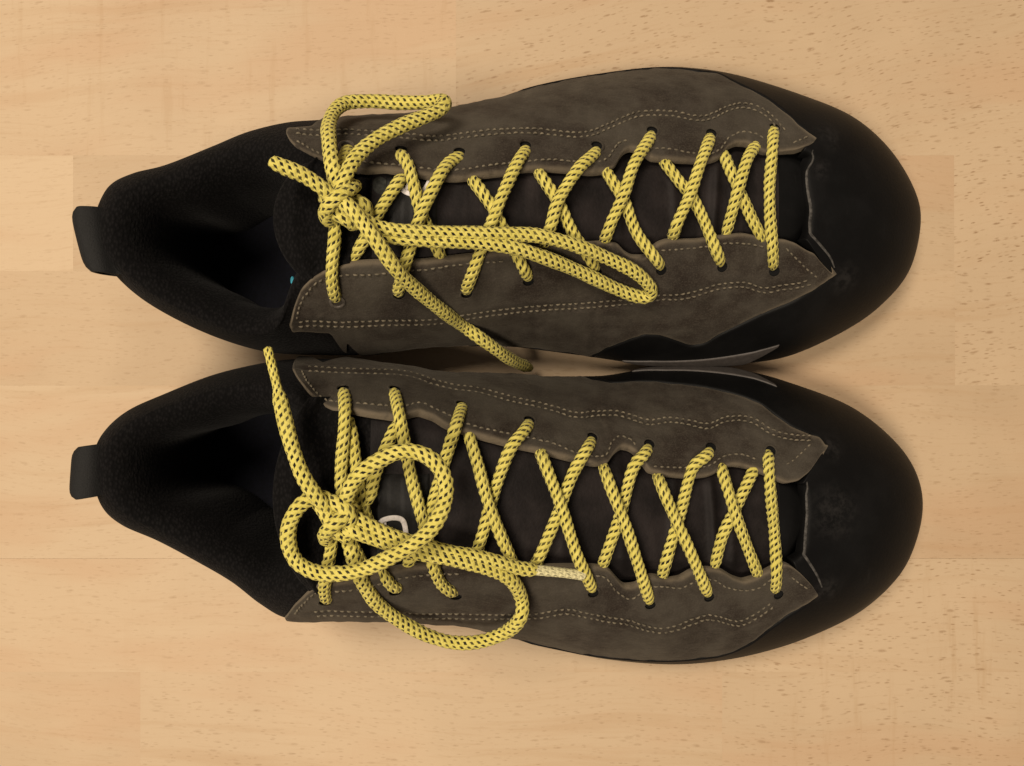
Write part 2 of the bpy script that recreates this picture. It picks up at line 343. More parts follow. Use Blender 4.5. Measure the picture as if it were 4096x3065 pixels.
# ---------------------------------------------------------------- shoe form
VO = 0.25
class Form:
    """Upper of a shoe: spokes run from the feather line (v=0) over the widest line (v=VO) to the topline (v=1)."""
    def __init__(s, spokes, sign):
        s.N = len(spokes); s.sign = sign
        s.P2 = np.array([U(*a) for a, b, c in spokes]); s.P4 = np.array([U(*b) for a, b, c in spokes])
        s.out = np.array([c[0] for a, b, c in spokes]) * 1e-3     # sole outset
        s.bul = np.array([c[1] for a, b, c in spokes]) * 1e-3     # side bulge
        s.k = np.array([c[2] for a, b, c in spokes])
        # outward 2D normal at the widest line
        t = np.roll(s.P2, -1, 0) - np.roll(s.P2, 1, 0); t = t[:, :2] / np.linalg.norm(t[:, :2], axis=1)[:, None]
        s.nrm = np.stack([t[:, 1], -t[:, 0]], 1) * sign
        n = s.nrm
        for _ in range(2): n = (np.roll(n, 1, 0) + 2 * n + np.roll(n, -1, 0)) / 4
        s.nrm = n / np.linalg.norm(n, axis=1)[:, None]
        s.P2[:, :2] -= s.nrm * 0.0009
        s.P0 = s.P2.copy(); s.P0[:, :2] += s.nrm * s.out[:, None]; s.P0[:, 2] = 0.004
        s.build_lookup()
    def cr(s, A, u):
        A = A if A.ndim == 2 else A[:, None]
        i = np.floor(u).astype(int); t = (u - i)[..., None]; N = s.N
        p0, p1, p2, p3 = A[(i - 1) % N], A[i % N], A[(i + 1) % N], A[(i + 2) % N]
        return 0.5 * (2 * p1 + (p2 - p0) * t + (2 * p0 - 5 * p1 + 4 * p2 - p3) * t**2 + (-p0 + 3 * p1 - 3 * p2 + p3) * t**3)
    def S(s, u, v):
        u = np.asarray(u, float); v = np.asarray(v, float); u, v = np.broadcast_arrays(u, v)
        P0, P2, P4 = s.cr(s.P0, u), s.cr(s.P2, u), s.cr(s.P4, u)
        nr = s.cr(s.nrm, u); bul = s.cr(s.bul, u)[..., 0]; k = s.cr(s.k, u)[..., 0]
        lo = np.clip(v / VO, 0, 1); hi = np.clip((v - VO) / (1 - VO), -0.2, 1.2)
        a = np.sin(lo * math.pi / 2)[..., None]
        L = P0 + (P2 - P0) * a; L = L.copy()
        L[..., 2] = P0[..., 2] + (P2[..., 2] - P0[..., 2]) * lo
        L[..., :2] += nr * (bul * np.sin(math.pi * lo) * (1 - 0.0 * lo))[..., None]
        hx = (1 - k) * hi + k * (1 - np.cos(hi * math.pi / 2)); hz = (1 - k) * hi + k * np.sin(np.clip(hi, 0, 1) * math.pi / 2)
        Hh = P2 + (P4 - P2) * hx[..., None]; Hh = Hh.copy(); Hh[..., 2] = P2[..., 2] + (P4[..., 2] - P2[..., 2]) * hz
        return np.where((v <= VO)[..., None], L, Hh)
    def Nrm(s, u, v):
        e = 1e-3
        v = np.asarray(v, float)
        du = s.S(u + 0.02, v) - s.S(u - 0.02, v)
        dv = s.S(u, np.minimum(v + e, 1)) - s.S(u, np.maximum(v - e, 0))
        n = np.cross(du, dv) * s.sign
        l = np.linalg.norm(n, axis=-1, keepdims=True); return n / np.maximum(l, 1e-12)
    def SN(s, u, v, off):
        return s.S(u, v) + s.Nrm(u, v) * np.asarray(off)[..., None]
    def build_lookup(s):
        s.gu = np.arange(0, s.N, 0.05); s.gv = np.linspace(0.02, 1, 180)
        A, B = np.meshgrid(s.gu, s.gv, indexing='ij')
        G = s.S(A, B); px = proj(G)
        ok = (B >= VO) | (A > s.med0)if hasattr(s, 'med0') else (B >= VO) | (A > 28)
        s.lu = A[ok]; s.lv = B[ok]; s.lpx = px[ok]; s.lz = G[ok][:, 2]
    def inv(s, px, py):
        d = (s.lpx[:, 0] - px)**2 + (s.lpx[:, 1] - py)**2
        i = int(np.argmin(d)); u, v = s.lu[i], s.lv[i]
        for _ in range(3):
            p = proj(s.S(u, v)); a = (proj(s.S(u + .02, v)) - p) / .02
            e = 0.004 if v < 0.99 else -0.004
            b = (proj(s.S(u, v + e)) - p) / e
            J = np.array([a, b]).T
            if abs(np.linalg.det(J)) < 1: break
            st = np.linalg.solve(J, np.array([px, py]) - p)
            st = np.clip(st, [-.08, -.012], [.08, .012])
            u2, v2 = u + st[0], min(1.0, max(0.02, v + st[1]))
            u, v = u2, v2
        return u, v
    def z_at(s, px, py):
        d = (s.lpx[:, 0] - px)**2 + (s.lpx[:, 1] - py)**2
        idx = np.argsort(d)[:3]
        return float(np.max(s.lz[idx]))
    def edge(s, pts):
        """polyline of (px,py) or ('uv',u,v) -> sorted (u,v) arrays"""
        out = []
        for p in pts:
            out.append((p[1], p[2]) if p[0] == 'uv' else s.inv(*p))
        out = np.array(out)
        return out[np.argsort(out[:, 0])]

def panel(name, fm, ulo, uhi, vlo, vhi, off, mat, parent, nu=360, nv=56, drop=0.0016, holes=(), hole_r=0.0021, wave=0.0, seams=None, rim=False, round_u=(True, True)):
    """thick sheet lying on the form between vlo(u) and vhi(u), its rims rolled down"""
    us = np.linspace(ulo, uhi, nu)
    lo, hi = vlo(us), vhi(us); hi = np.maximum(hi, lo + 1e-4)
    t = np.r_[0, 0, 0.006, 0.014, np.linspace(0.028, 0.972, nv), 0.986, 0.994, 1, 1]
    prof = np.r_[-drop, -0.0003, 0.55, 0.86, np.ones(nv), 0.86, 0.55, -0.0003, -drop]
    is_abs = np.r_[1, 1, 0, 0, np.zeros(nv), 0, 0, 1, 1].astype(bool)
    UU = us[:, None] + 0 * t[None]; VV = lo[:, None] + (hi - lo)[:, None] * t[None]
    offu = off(us) if callable(off) else off + 0 * us
    OO = np.where(is_abs[None], prof[None], offu[:, None] * prof[None])
    eu = np.ones(nu)
    if round_u[0]: eu[:3] = [0.0, 0.6, 0.9]
    if round_u[1]: eu[-3:] = [0.9, 0.6, 0.0]
    OO = np.where(is_abs[None], OO, OO * eu[:, None])
    P = fm.S(UU, VV); Nn = fm.Nrm(UU, VV)
    if wave:
        x, y = P[..., 0] * 1000, P[..., 1] * 1000
        wv = np.sin(x * .31 + y * .17) * .4 + np.sin(x * .13 - y * .41 + 1.3) * .35 + np.sin(x * .72 + 2 * np.sin(y * .2)) * .25
        wv = wv + 1.5 * np.exp(-((x - 26 - 3 * np.sin(y * .12)) / 2.2)**2) - 1.2 * np.exp(-((x - 31 - 2 * np.sin(y * .2)) / 1.6)**2) - 1.1 * np.exp(-((x - 8 - 4 * np.sin(y * .1 + 1)) / 1.8)**2) + 1.0 * np.exp(-((x - 52 - 3 * np.sin(y * .15 + 2)) / 2.4)**2)
        wv = wv + .3 * np.sin(x * 1.1 + y * .9) * np.sin(y * .7 - x * .3)
        OO = OO + wave * wv * (~is_abs)[None]
    if seams is not None:
        Pf = P.reshape(-1, 3).astype(np.float32); dm = np.full(len(Pf), 9.0, np.float32)
        for q in seams.astype(np.float32): dm = np.minimum(dm, ((Pf - q)**2).sum(1))
        dm = np.sqrt(dm).reshape(P.shape[:2])
        OO = OO + np.where(is_abs[None], 0, -0.00042 * np.exp(-(dm / 0.0013)**2) + 0.00022 * np.exp(-((dm - 0.0034) / 0.0016)**2))
    V = P + Nn * OO[..., None]
    n_v = len(t)
    F_ = grid_faces(nu, n_v, flip=(fm.sign < 0))
    if len(holes):
        c = V.reshape(-1, 3)[F_].mean(1); keep = np.ones(len(F_), bool)
        for hp in holes: keep &= np.linalg.norm(c - hp, axis=1) > hole_r
        F_ = F_[keep]
    ob = link(name, V.reshape(-1, 3), F_, mat, parent)
    if rim:
        d = np.linalg.norm(np.diff(P, axis=1), axis=2); dl = np.concatenate([np.zeros((nu, 1)), np.cumsum(d, 1)], 1)
        dd = np.minimum(dl, dl[:, -1:] - dl)
        du = np.linalg.norm(np.diff(P, axis=0), axis=2); du = np.concatenate([np.zeros((1, n_v)), np.cumsum(du, 0)], 0)
        dd = np.minimum(dd, np.minimum(du, du[-1:] - du))
        r_ = np.exp(-(dd / 0.0011)**2)
        a = ob.data.attributes.new('rim', 'FLOAT', 'POINT'); a.data.foreach_set('value', r_.ravel().astype(np.float32))
    return ob

def tube(paths, name, mat, parent, r=LACE_R, nr=18, step=0.00042, braid=True, flat=None, taper=None, z_flat=0.92):
    """lace: list of control-point paths joined in one mesh, braid relief in the surface, UV = (mm, turn)"""
    VV, FF, UVs = [], [], []; base = 0; s0 = 0
    for pi, path in enumerate(paths):
        P = catmull(np.asarray(path, float), 24); P, s = resample(P, step); n = len(P)
        for _ in range(2): P[1:-1] = (P[:-2] + 2 * P[1:-1] + P[2:]) / 4
        T = np.gradient(P, axis=0); T /= np.linalg.norm(T, axis=1)[:, None]
        up = np.array([0, 0, 1.0]); B = np.cross(T, up); l = np.linalg.norm(B, axis=1)
        # keep the flat side facing up; carry on where the path is vertical
        for i in range(n):
            if l[i] < 0.25 and i: B[i] = B[i - 1] - T[i] * np.dot(B[i - 1], T[i]); B[i] /= np.linalg.norm(B[i])
            else: B[i] /= max(l[i], 1e-9)
            if i and np.dot(B[i], B[i - 1]) < 0: B[i] = -B[i]
        for _ in range(6): B[1:-1] = (B[:-2] + 2 * B[1:-1] + B[2:]) / 4
        B /= np.linalg.norm(B, axis=1)[:, None]
        Nn = np.cross(B, T)
        th = np.linspace(0, 2 * math.pi, nr + 1)
        sm = s * 1000 + s0
        tw = 0.05 * np.sin(sm * .05 + pi) + 0.012 * sm
        rad = np.full(n, r) * (1 + 0.035 * np.sin(sm * .33 + pi * 2))
        if taper is not None: rad = rad * taper(s, s[-1])
        vv = (th / (2 * math.pi))[None] + tw[:, None] * 0.15
        m = 1.0
        if braid:
            m = 1 + (0.050 if mat.name == 'yellow_braided_lace' else 0.02) * np.cos(2 * math.pi * (sm[:, None] / 2.5 + vv * 3.0)) + (0.02 if mat.name == 'yellow_braided_lace' else 0.045) * np.maximum(np.cos(2 * math.pi * (sm[:, None] / 2.5 - vv * 4.0)), np.cos(2 * math.pi * (sm[:, None] / 2.5 + vv * 4.0)))
        fl = 1.07
        m = m * (1 + 0.022 * rng.randn(n, nr + 1)); 
        m[:, -1] = m[:, 0]
        V = P[:, None] + (B[:, None] * (np.cos(th)[None] * fl)[..., None] + Nn[:, None] * (np.sin(th)[None] * z_flat)[..., None]) * (rad[:, None] * m)[..., None]
        # close ends by shrinking last rings
        for i, q in ((0, .05), (1, .7), (n - 1, .05), (n - 2, .7)):
            V[i] = P[i] + (V[i] - P[i]) * q
        VV.append(V.reshape(-1, 3)); FF.append(grid_faces(n, nr + 1) + base)
        UVs.append(np.stack([np.repeat(sm, nr + 1), vv.ravel()], 1)); base += n * (nr + 1); s0 += 11.3
    return link(name, np.vstack(VV), np.vstack(FF), mat, parent, uv=np.vstack(UVs))

def stitches(fm, lines, parent, off=0.0015, pitch=0.00225, ln=0.00160, wd=0.00034):
    """separate raised thread bars along traced seam lines"""
    VV, FF = [], []; b = 0
    ring = [(math.cos(a), math.sin(a)) for a in np.linspace(0, 2 * math.pi, 6, endpoint=False)]
    for pts in lines:
        uv = np.array([fm.inv(*p) for p in pts])
        uvd = catmull(uv, 14)
        o = off(uvd[:, 0]) if callable(off) else off
        P = fm.SN(uvd[:, 0], np.minimum(uvd[:, 1], 0.995), o + 0 * uvd[:, 0]); Nn = fm.Nrm(uvd[:, 0], np.minimum(uvd[:, 1], .995))
        D = np.hstack([P, Nn]); Q, s = resample(D, 0.0003)
        d = np.r_[0, np.cumsum(np.linalg.norm(np.diff(Q[:, :3], axis=0), axis=1))]
        x = 0.0
        while x + ln < d[-1]:
            jl = ln * random.uniform(.8, 1.08)
            g = lambda q: np.array([np.interp(q, d, Q[:, k]) for k in range(6)])
            a, c = g(x), g(x + jl); n = a[3:] / np.linalg.norm(a[3:]); tdir = c[:3] - a[:3]
            L = np.linalg.norm(tdir); x += pitch * random.uniform(.96, 1.04)
            if L < 1e-5: continue
            tdir /= L; side = np.cross(n, tdir)
            yaw = random.uniform(-.16, .16); tdir = tdir + side * yaw; side = np.cross(n, tdir); side /= np.linalg.norm(side)
            for q, rr, hh in ((0, .35, -.5), (.18, .95, .25), (.5, 1.1, .5), (.82, .95, .25), (1, .35, -.5)):
                c0 = a[:3] + tdir * L * q + n * wd * hh
                for cx, cy in ring: VV.append(c0 + side * cx * wd * rr + n * cy * wd * rr)
            for i in range(4):
                for j in range(6):
                    FF.append((b + i * 6 + j, b + i * 6 + (j + 1) % 6, b + i * 6 + 6 + (j + 1) % 6, b + i * 6 + 6 + j))
            b += 30
    o = link('stitching', VV, FF, M['stitch'], parent); o['kind'] = 'stuff'
    return o

def offset_line(pts, d):
    P = np.array(pts, float); t = np.gradient(P, axis=0); t /= np.linalg.norm(t, axis=1)[:, None]
    return [tuple(p) for p in P + np.stack([-t[:, 1], t[:, 0]], 1) * d]

def ring_mesh(c, n, R, r, name, mat, parent, n1=20, n2=8):
    n = n / np.linalg.norm(n); a = np.cross(n, [1, 0, 0]); a /= np.linalg.norm(a); b_ = np.cross(n, a)
    V = []
    for t in np.linspace(0, 2 * math.pi, n1, endpoint=False):
        d = a * math.cos(t) + b_ * math.sin(t)
        for q in np.linspace(0, 2 * math.pi, n2, endpoint=False):
            V.append(c + d * (R + r * math.cos(q)) + n * r * .7 * math.sin(q))
    return link(name, V, grid_faces(n1, n2, closed_u=True, closed_v=True), mat, parent)

def ribbon(P, nrm, width, thick, name=None, mat=None, parent=None, closed=False):
    """thin flat band with its own thickness following points P (printed / moulded trim)"""
    P = np.asarray(P, float); nrm = np.asarray(nrm, float)
    T = np.gradient(P, axis=0)
    if closed: T = np.roll(P, -1, 0) - np.roll(P, 1, 0)
    T /= np.linalg.norm(T, axis=1)[:, None]
    B = np.cross(nrm, T); B /= np.linalg.norm(B, axis=1)[:, None]
    wd = (np.asarray(width) + 0 * P[:, 0])[:, None]
    sec = [(-.5, -.5), (-.5, .3), (-.3, .5), (.3, .5), (.5, .3), (.5, -.5)]
    V = np.stack([P + B * wd * a + nrm * thick * c for a, c in sec], 1)
    fc = grid_faces(len(P), 6, closed_u=closed, closed_v=True)
    return link(name, V.reshape(-1, 3), fc, mat, parent) if name else (V.reshape(-1, 3), fc)

# ---------------------------------------------------------------- one shoe
def build_shoe(D):
    sp = D['spokes']; fm = Form(sp, D['sign']); N = fm.N
    root = bpy.data.objects.new(D['name'], None); COL.objects.link(root)
    c0 = fm.P0.mean(0); root.location = (float(c0[0]), float(c0[1]), 0.0); root.empty_display_size = 0.02
    root['label'] = D['label']; root['category'] = 'shoe'; root['group'] = 'pair of laced suede shoes'
    bpy.context.view_layer.update()
    parts = []
    def add(o, under=None): parts.append((o, under)); return o
    uL0, uL1, uM0, uM1 = D['tipL'], D['rearL'], D['rearM'], D['tipM']      # suede ranges in u

    # outsole
    us = np.linspace(0, N, 360, endpoint=False)
    ol = fm.S(us, 0 * us); nr = fm.cr(fm.nrm, us)
    rowsz = [(-0.0015, 0.0), (0.0, 0.0006), (0.0007, 0.003), (0.0007, 0.0055), (-0.001, 0.0075), (-0.006, 0.0075)]
    V = np.stack([np.c_[ol[:, :2] + nr * a, np.full(len(us), z)] for a, z in rowsz], 1)
    Fs = [tuple(q) for q in grid_faces(len(us), len(rowsz), flip=fm.sign < 0, closed_u=True)]
    Fs.append(tuple(i * len(rowsz) for i in range(len(us)))[::-1] if fm.sign > 0 else tuple(i * len(rowsz) for i in range(len(us))))
    add(link('outsole', V.reshape(-1, 3), Fs, M['sole'], None))

    # traced panel edges
    eL_hi, eL_lo, eM_hi, eM_lo = [fm.edge(D[k]) for k in ('eL_hi', 'eL_lo', 'eM_hi', 'eM_lo')]
    bd = (eL_lo[:, 0] > 4.9) & (eL_lo[:, 0] < 9.2); eL_lo[bd, 1] = np.maximum(eL_lo[bd, 1], 0.285)
    itp = lambda e: (lambda u: np.interp(u, e[:, 0], e[:, 1]))
    # smooth the densified traced edges a little so that corners are cut, not kinked
    def dense(e):
        u = np.linspace(e[0, 0], e[-1, 0], 700); v = np.interp(u, e[:, 0], e[:, 1])
        for _ in range(10): v[1:-1] = (v[:-2] + 2 * v[1:-1] + v[2:]) / 4
        return np.stack([u, v], 1)
    L_hi, L_lo, M_hi, M_lo = [itp(dense(e)) for e in (eL_hi, eL_lo, eM_hi, eM_lo)]

    # black rubber rand with toe cap
    def rand_hi(u):
        um = np.where(u > N / 2, u - N, u)           # toe at 0, lateral positive, medial negative
        uu = np.where(um < 0, um + N, um)
        lat = np.where(uu < uL0 + .35, 1.0, np.minimum(L_lo(uu) + 0.004, 1))
        lat = np.where(uu > uL0 + 7.0, 0.12, lat)
        med = np.where(uu > uM1 - .35, 1.0, np.minimum(M_lo(uu) + 0.004, 1))
        med = np.where(uu < uM1 - 7.5, 0.12, med)
        return np.where(um >= 0, lat, med)
    def rand_smooth(u):
        x = np.linspace(-N / 2, N / 2, 1500); y = rand_hi(np.mod(x, N))
        for _ in range(6): y[1:-1] = (y[:-2] + 2 * y[1:-1] + y[2:]) / 4
        um = np.where(np.mod(u, N) > N / 2, np.mod(u, N) - N, np.mod(u, N))
        return np.interp(um, x, y)
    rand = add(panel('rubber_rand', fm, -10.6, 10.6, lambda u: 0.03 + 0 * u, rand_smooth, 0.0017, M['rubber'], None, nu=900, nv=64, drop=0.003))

    # inner lining of the quarters, just under the suede
    add(panel('quarter_lining', fm, uL0 + .6, uL1 + .4, lambda u: 0.05 + 0 * u, lambda u: np.clip(L_hi(np.clip(u, eL_hi[0, 0], eL_hi[-1, 0])) - 0.012, .1, 1), 0.0002, M['lining'], None, nu=220, nv=24, drop=0.0015))
    add(panel('quarter_lining', fm, uM0 - .4, uM1 - .6, lambda u: 0.05 + 0 * u, lambda u: np.clip(M_hi(np.clip(u, eM_hi[0, 0], eM_hi[-1, 0])) - 0.012, .1, 1), 0.0002, M['lining'], None, nu=220, nv=24, drop=0.0015))

    # suede panels with punched lace holes
    offL = lambda u: 0.0013 + 0.0008 * (1 - smoothstep(uL0 + .2, uL0 + 1.3, u))
    offM = lambda u: 0.0013 + 0.0008 * smoothstep(uM1 - 1.3, uM1 - .2, u)
    seamP = []
    for ln_ in D['double']:
        c_ = catmull(np.array([fm.inv(*p) for p in ln_]), 10); seamP.append(resample(fm.S(c_[:, 0], np.minimum(c_[:, 1], 1)), 0.0012)[0])
    seamP = np.vstack(seamP)
    holesL, holesM = [], []
    for (hx, hy) in D['holes']:
        u, v = fm.inv(hx, hy); v -= 0.019; side = 'L' if u < N / 2 else 'M'
        p = fm.SN(np.array(u), np.array(v), (offL if side == 'L' else offM)(np.array(u)))
        (holesL if side == 'L' else holesM).append((p, fm.Nrm(np.array(u), np.array(v))))
    pL = add(panel('suede_panel', fm, eL_hi[0, 0], eL_hi[-1, 0], lambda u: L_lo(u) - 0.006, L_hi, offL, M['suede'], None, nu=560, nv=84, drop=0.0012, holes=[h[0] for h in holesL], wave=0.00025, seams=seamP, rim=True))
    pM = add(panel('suede_panel', fm, eM_hi[0, 0], eM_hi[-1, 0], lambda u: M_lo(u) - 0.006, M_hi, offM, M['suede'], None, nu=560, nv=84, drop=0.0012, holes=[h[0] for h in holesM], wave=0.00025, seams=seamP, rim=True))
    for k, (p, n) in enumerate(holesL + holesM):
        add(ring_mesh(p - n * 0.0002, n, 0.0023, 0.00045, 'eyelet', M['suede'], None), pL if k < len(holesL) else pM)
    for (hx, hy) in D['eyelets']:
        u, v = fm.inv(hx, hy); n = fm.Nrm(np.array(u), np.array(v)); p = fm.S(np.array(u), np.array(v)) + n * 0.0015
        add(ring_mesh(p, n, 0.0021, 0.0006, 'eyelet', M['metal'], None), pL if u < N / 2 else pM)

    # collar: outer wall, padded rim, inner wall
    ua, ub = D['collar']
    us = np.linspace(ua, ub, 300)
    vo = np.r_[np.linspace(0.05, VO, 8), np.linspace(VO, 1, 26)[1:]]
    A, B = np.meshgrid(us, vo, indexing='ij')
    outer = fm.SN(A, B, np.full(A.shape, 0.0004))
    P4 = fm.S(us, 1 + 0 * us); P0 = fm.S(us, 0 * us)
    yc = D['axis']
    tgt = np.stack([np.clip(P4[:, 0], D['ax0'], D['ax1']), yc(P4[:, 0])], 1)
    dirn = tgt - P4[:, :2]; dl = np.linalg.norm(dirn, axis=1)[:, None]; dirn = dirn / dl
    inn = []
    for a in np.linspace(0.12, math.pi / 2, 12):
        q = P4.copy(); q[:, :2] += dirn * 0.010 * math.sin(a); q[:, 2] -= 0.026 * (1 - math.cos(a)); q[:, 2] += 0.0004; inn.append(q)
    last = inn[-1]
    for t in np.linspace(0.15, 1, 7):
        q = last.copy(); q[:, 2] = last[:, 2] * (1 - t) + 0.012 * t
        q[:, :2] += dirn * (0.004 * math.sin(t * math.pi / 2) - 0.006 * t); inn.append(q)
    V = np.concatenate([outer, np.stack(inn, 1)], 1)
    add(link('collar', V.reshape(-1, 3), grid_faces(len(us), V.shape[1], flip=fm.sign < 0), M['mesh'], None))
    # insole
    us = np.linspace(8, N - 8, 90); p = fm.S(us, 0 * us); n2 = fm.cr(fm.nrm, us); p[:, :2] -= n2 * 0.006; p[:, 2] = 0.0125
    q = p.copy(); q[:, 2] = 0.0095
    Fi = [tuple(range(90))[::(1 if fm.sign > 0 else -1)]] + [tuple(r) for r in (grid_faces(90, 2, flip=fm.sign > 0))]
    V = np.stack([p, q], 1).reshape(-1, 3); Fi[0] = tuple(i * 2 for i in Fi[0])
    add(link('insole', V, Fi, M['insole'], None, smooth=False))

    # tongue
    uu = np.linspace(0.0, D['uTL'], 200); TL = fm.S(uu, 1 + 0 * uu); TL = TL[np.argsort(TL[:, 0])]
    uu = np.linspace(D['uTM'], N, 200); TM = fm.S(uu, 1 + 0 * uu); TM = TM[np.argsort(TM[:, 0])]
    xb = U(D['tongue_px'], 1500, 0.088)[0]; xf = max(TL[-1, 0], TM[-1, 0]) + 0.006
    X = np.linspace(xb, xf, 260); tt = np.linspace(-1, 1, 61)
    xs0 = max(TL[0, 0], TM[0, 0])
    Xc = np.maximum(X, xs0)
    yl, zl = np.interp(Xc, TL[:, 0], TL[:, 1]), np.interp(Xc, TL[:, 0], TL[:, 2])
    ym, zm = np.interp(Xc, TM[:, 0], TM[:, 1]), np.interp(Xc, TM[:, 0], TM[:, 2])
    for arr in (yl, zl, ym, zm):
        for _ in range(40): arr[1:-1] = (arr[:-2] + 2 * arr[1:-1] + arr[2:]) / 4
    mid = (yl + ym) / 2; half = np.abs(yl - ym) / 2 + 0.0065
    half = np.maximum(half, 0.0165)
    Yt = mid[:, None] + half[:, None] * tt[None] * np.sign(yl - ym)[:, None]
    z0 = ((zl + zm) / 2)[:, None] + ((zl - zm) / 2)[:, None] * tt[None]
    edge_t = np.abs(yl - ym)[:, None] / 2 / half[:, None]
    Zt = z0 - 0.0040 + 0.0026 * (1 - tt[None]**2) - 0.010 * np.clip(np.abs(tt)[None] - edge_t * .9, 0, 1)
    # top end of the tongue stands up a little, padded
    q = np.clip((xs0 + 0.004 - X) / (xs0 + 0.004 - xb), 0, 1)[:, None]
    Zt = Zt + q * D.get('tongue_rise', 0.004) + 0.0022 * np.exp(-((X[:, None] - xb - 0.004) / 0.0035)**2)
    # creases where the shoe flexes
    cr_ = sum(a * np.exp(-((X[:, None] - U(pxc, 1500, .057)[0] - 0.004 * (tt[None] * sl)) / 0.0016)**2) for pxc, a, sl in D['creases'])
    Zt = Zt + cr_ * (1 - 0.4 * tt[None]**2)
    Zt = Zt - np.clip((X[:, None] - (xf - 0.012)) / 0.012, 0, 1)**2 * 0.004
    Xt = X[:, None] + 0 * Yt + q**2 * (0.010 * tt[None]**2)
    top = np.stack([Xt, Yt, Zt], -1)
    # rolled back end
    rows_ = []
    for a in np.linspace(math.pi, 0, 7)[:-1]:
        rr = 0.0028; r0 = top[0].copy(); r0[:, 2] += -rr + rr * math.cos(a); r0[:, 0] -= rr * math.sin(a); rows_.append(r0)
    r0 = top[0].copy(); r0[:, 2] -= 0.0056; r1 = top[60].copy(); r1[:, 2] -= 0.0056
    V = np.concatenate([np.stack([r1] + rows_, 0), top], 0)
    tg = add(link('tongue', V.reshape(-1, 3), grid_faces(V.shape[0], len(tt), flip=(D['sign'] > 0)), M['tongue'], None))
    tg.data.materials.append(M['mesh']); tg.data.materials.append(M['rubber'])
    cxs = np.array([p.center[0] for p in tg.data.polygons])
    tg.data.polygons.foreach_set('material_index', np.where(cxs < U(1480, 0, .08)[0], 1, np.where(cxs > U(3120, 0, .05)[0], 2, 0)).astype(np.int32))
    def tongue_pt(px, py, h=0.0):
        z = 0.078
        for _ in range(4):
            p = U(px, py, z); i = int(np.clip(np.searchsorted(X, p[0]), 0, len(X) - 1))
            o = np.argsort(Yt[i]); z = float(np.interp(p[1], Yt[i][o], Zt[i][o])) + h
        return U(px, py, z)
    # padded black patch on the tongue, under the emblem
    ppx = D['patch']; g = np.array([[tongue_pt(a, b_, 0.0) for b_ in np.linspace(ppx[2], ppx[3], 26)] for a in np.linspace(ppx[0], ppx[1], 30)])
    bx = np.minimum(np.arange(30), 29 - np.arange(30)); by = np.minimum(np.arange(26), 25 - np.arange(26))
    hh = 0.0009 * np.minimum(1, np.minimum.outer(bx, by) / 2.0)**.5 - 0.0002
    g[..., 2] += hh
    pt = add(link('tongue_patch', g.reshape(-1, 3), grid_faces(30, 26, flip=True), M['label'], None), tg)
    EV, EF = [], []; eb = 0
    for pts, wd in D['emblem']:
        Pn = catmull(np.array(pts, float), 8) if len(pts) > 2 else np.array([np.array(pts[0]) * (1 - t) + np.array(pts[1]) * t for t in np.linspace(0, 1, 6)])
        P3 = np.array([tongue_pt(a, b_, 0.0011) for a, b_ in Pn])
        v_, f_ = ribbon(P3, np.tile([0, 0, 1.0], (len(P3), 1)), wd * (H - .08) / F, 0.0006)
        EV.append(v_); EF.append(f_ + eb); eb += len(v_)
    add(link('emblem', np.vstack(EV), np.vstack(EF), M['emblem'], None), tg)
    for nm, pts, h, mat in D.get('specks', ()):
        P3 = [tongue_pt(a, b_, h) for a, b_ in pts]; c = np.mean(P3, 0) + np.array([0, 0, .0007])
        add(link(nm, P3 + [c], [(i, (i + 1) % len(P3), len(P3)) for i in range(len(P3))], mat, None), tg)

    # worn edge along the front of the throat, on the toe cap
    pts = catmull(np.array(D['cap_edge'], float), 10); W3, Wn = [], []
    for a, b_ in pts:
        u, v = fm.inv(a, b_); v = min(v, .995); W3.append(fm.SN(np.array(u), np.array(v), np.array(0.0017))); Wn.append(fm.Nrm(np.array(u), np.array(v)))
    W3, Wn = np.array(W3), np.array(Wn)
    for _ in range(4): W3[1:-1] = (W3[:-2] + 2 * W3[1:-1] + W3[2:]) / 4
    tp = np.sin(np.linspace(0.15, math.pi - 0.15, len(W3)))**.5
    add(ribbon(W3, Wn, 0.0011 * tp, 0.0006, 'toe_cap_edge', M['edge'], None), rand)

    # grey stripe moulded into the rand side
    sp_hi, sp_lo = fm.edge(D['stripe_hi']), fm.edge(D['stripe_lo'])
    ra, rb = max(sp_hi[0, 0], sp_lo[0, 0]), min(sp_hi[-1, 0], sp_lo[-1, 0])
    s_hi = lambda u: np.interp(u, sp_hi[:, 0], sp_hi[:, 1]); s_lo = lambda u: np.interp(u, sp_lo[:, 0], sp_lo[:, 1])
    add(panel('side_stripe', fm, ra, rb, lambda u: np.minimum(s_hi(u), s_lo(u)), lambda u: np.maximum(s_hi(u), s_lo(u)), 0.0022, M['stripe'], None, nu=120, nv=12, drop=0.0), rand)

    # seams
    offs = lambda u: np.where(u < N / 2, offL(u), offM(u)) + 0.0001
    for pan, lat in ((pL, True), (pM, False)):
        isl = lambda l: (fm.inv(*l[len(l) // 2])[0] < N / 2) == lat
        ll = [l for l in D['single'] if isl(l)]
        for l in D['double']:
            if isl(l): ll += [offset_line(l, 9), offset_line(l, -9)]
        add(stitches(fm, ll, None, off=offs), pan)

    # pull tab: a loop of webbing standing out from the heel
    a0, a1, b0, b1 = [np.array(q) for q in D['tab']]          # heel-side ends (a0,a1) and outer ends (b0,b1), px
    zt_ = 0.077
    A0, A1, B0, B1 = U(*a0, zt_), U(*a1, zt_), U(*b0, zt_), U(*b1, zt_)
    prof = [(-.08, -.0015), (.15, -.0002), (.4, .0028), (.68, .0036), (.90, .0022), (1.0, -.0015), (.92, -.0050), (.6, -.0078), (.25, -.0092), (.05, -.0105)]
    pr = catmull(np.array(prof), 6)
    th_ = 0.0011; Vt = []
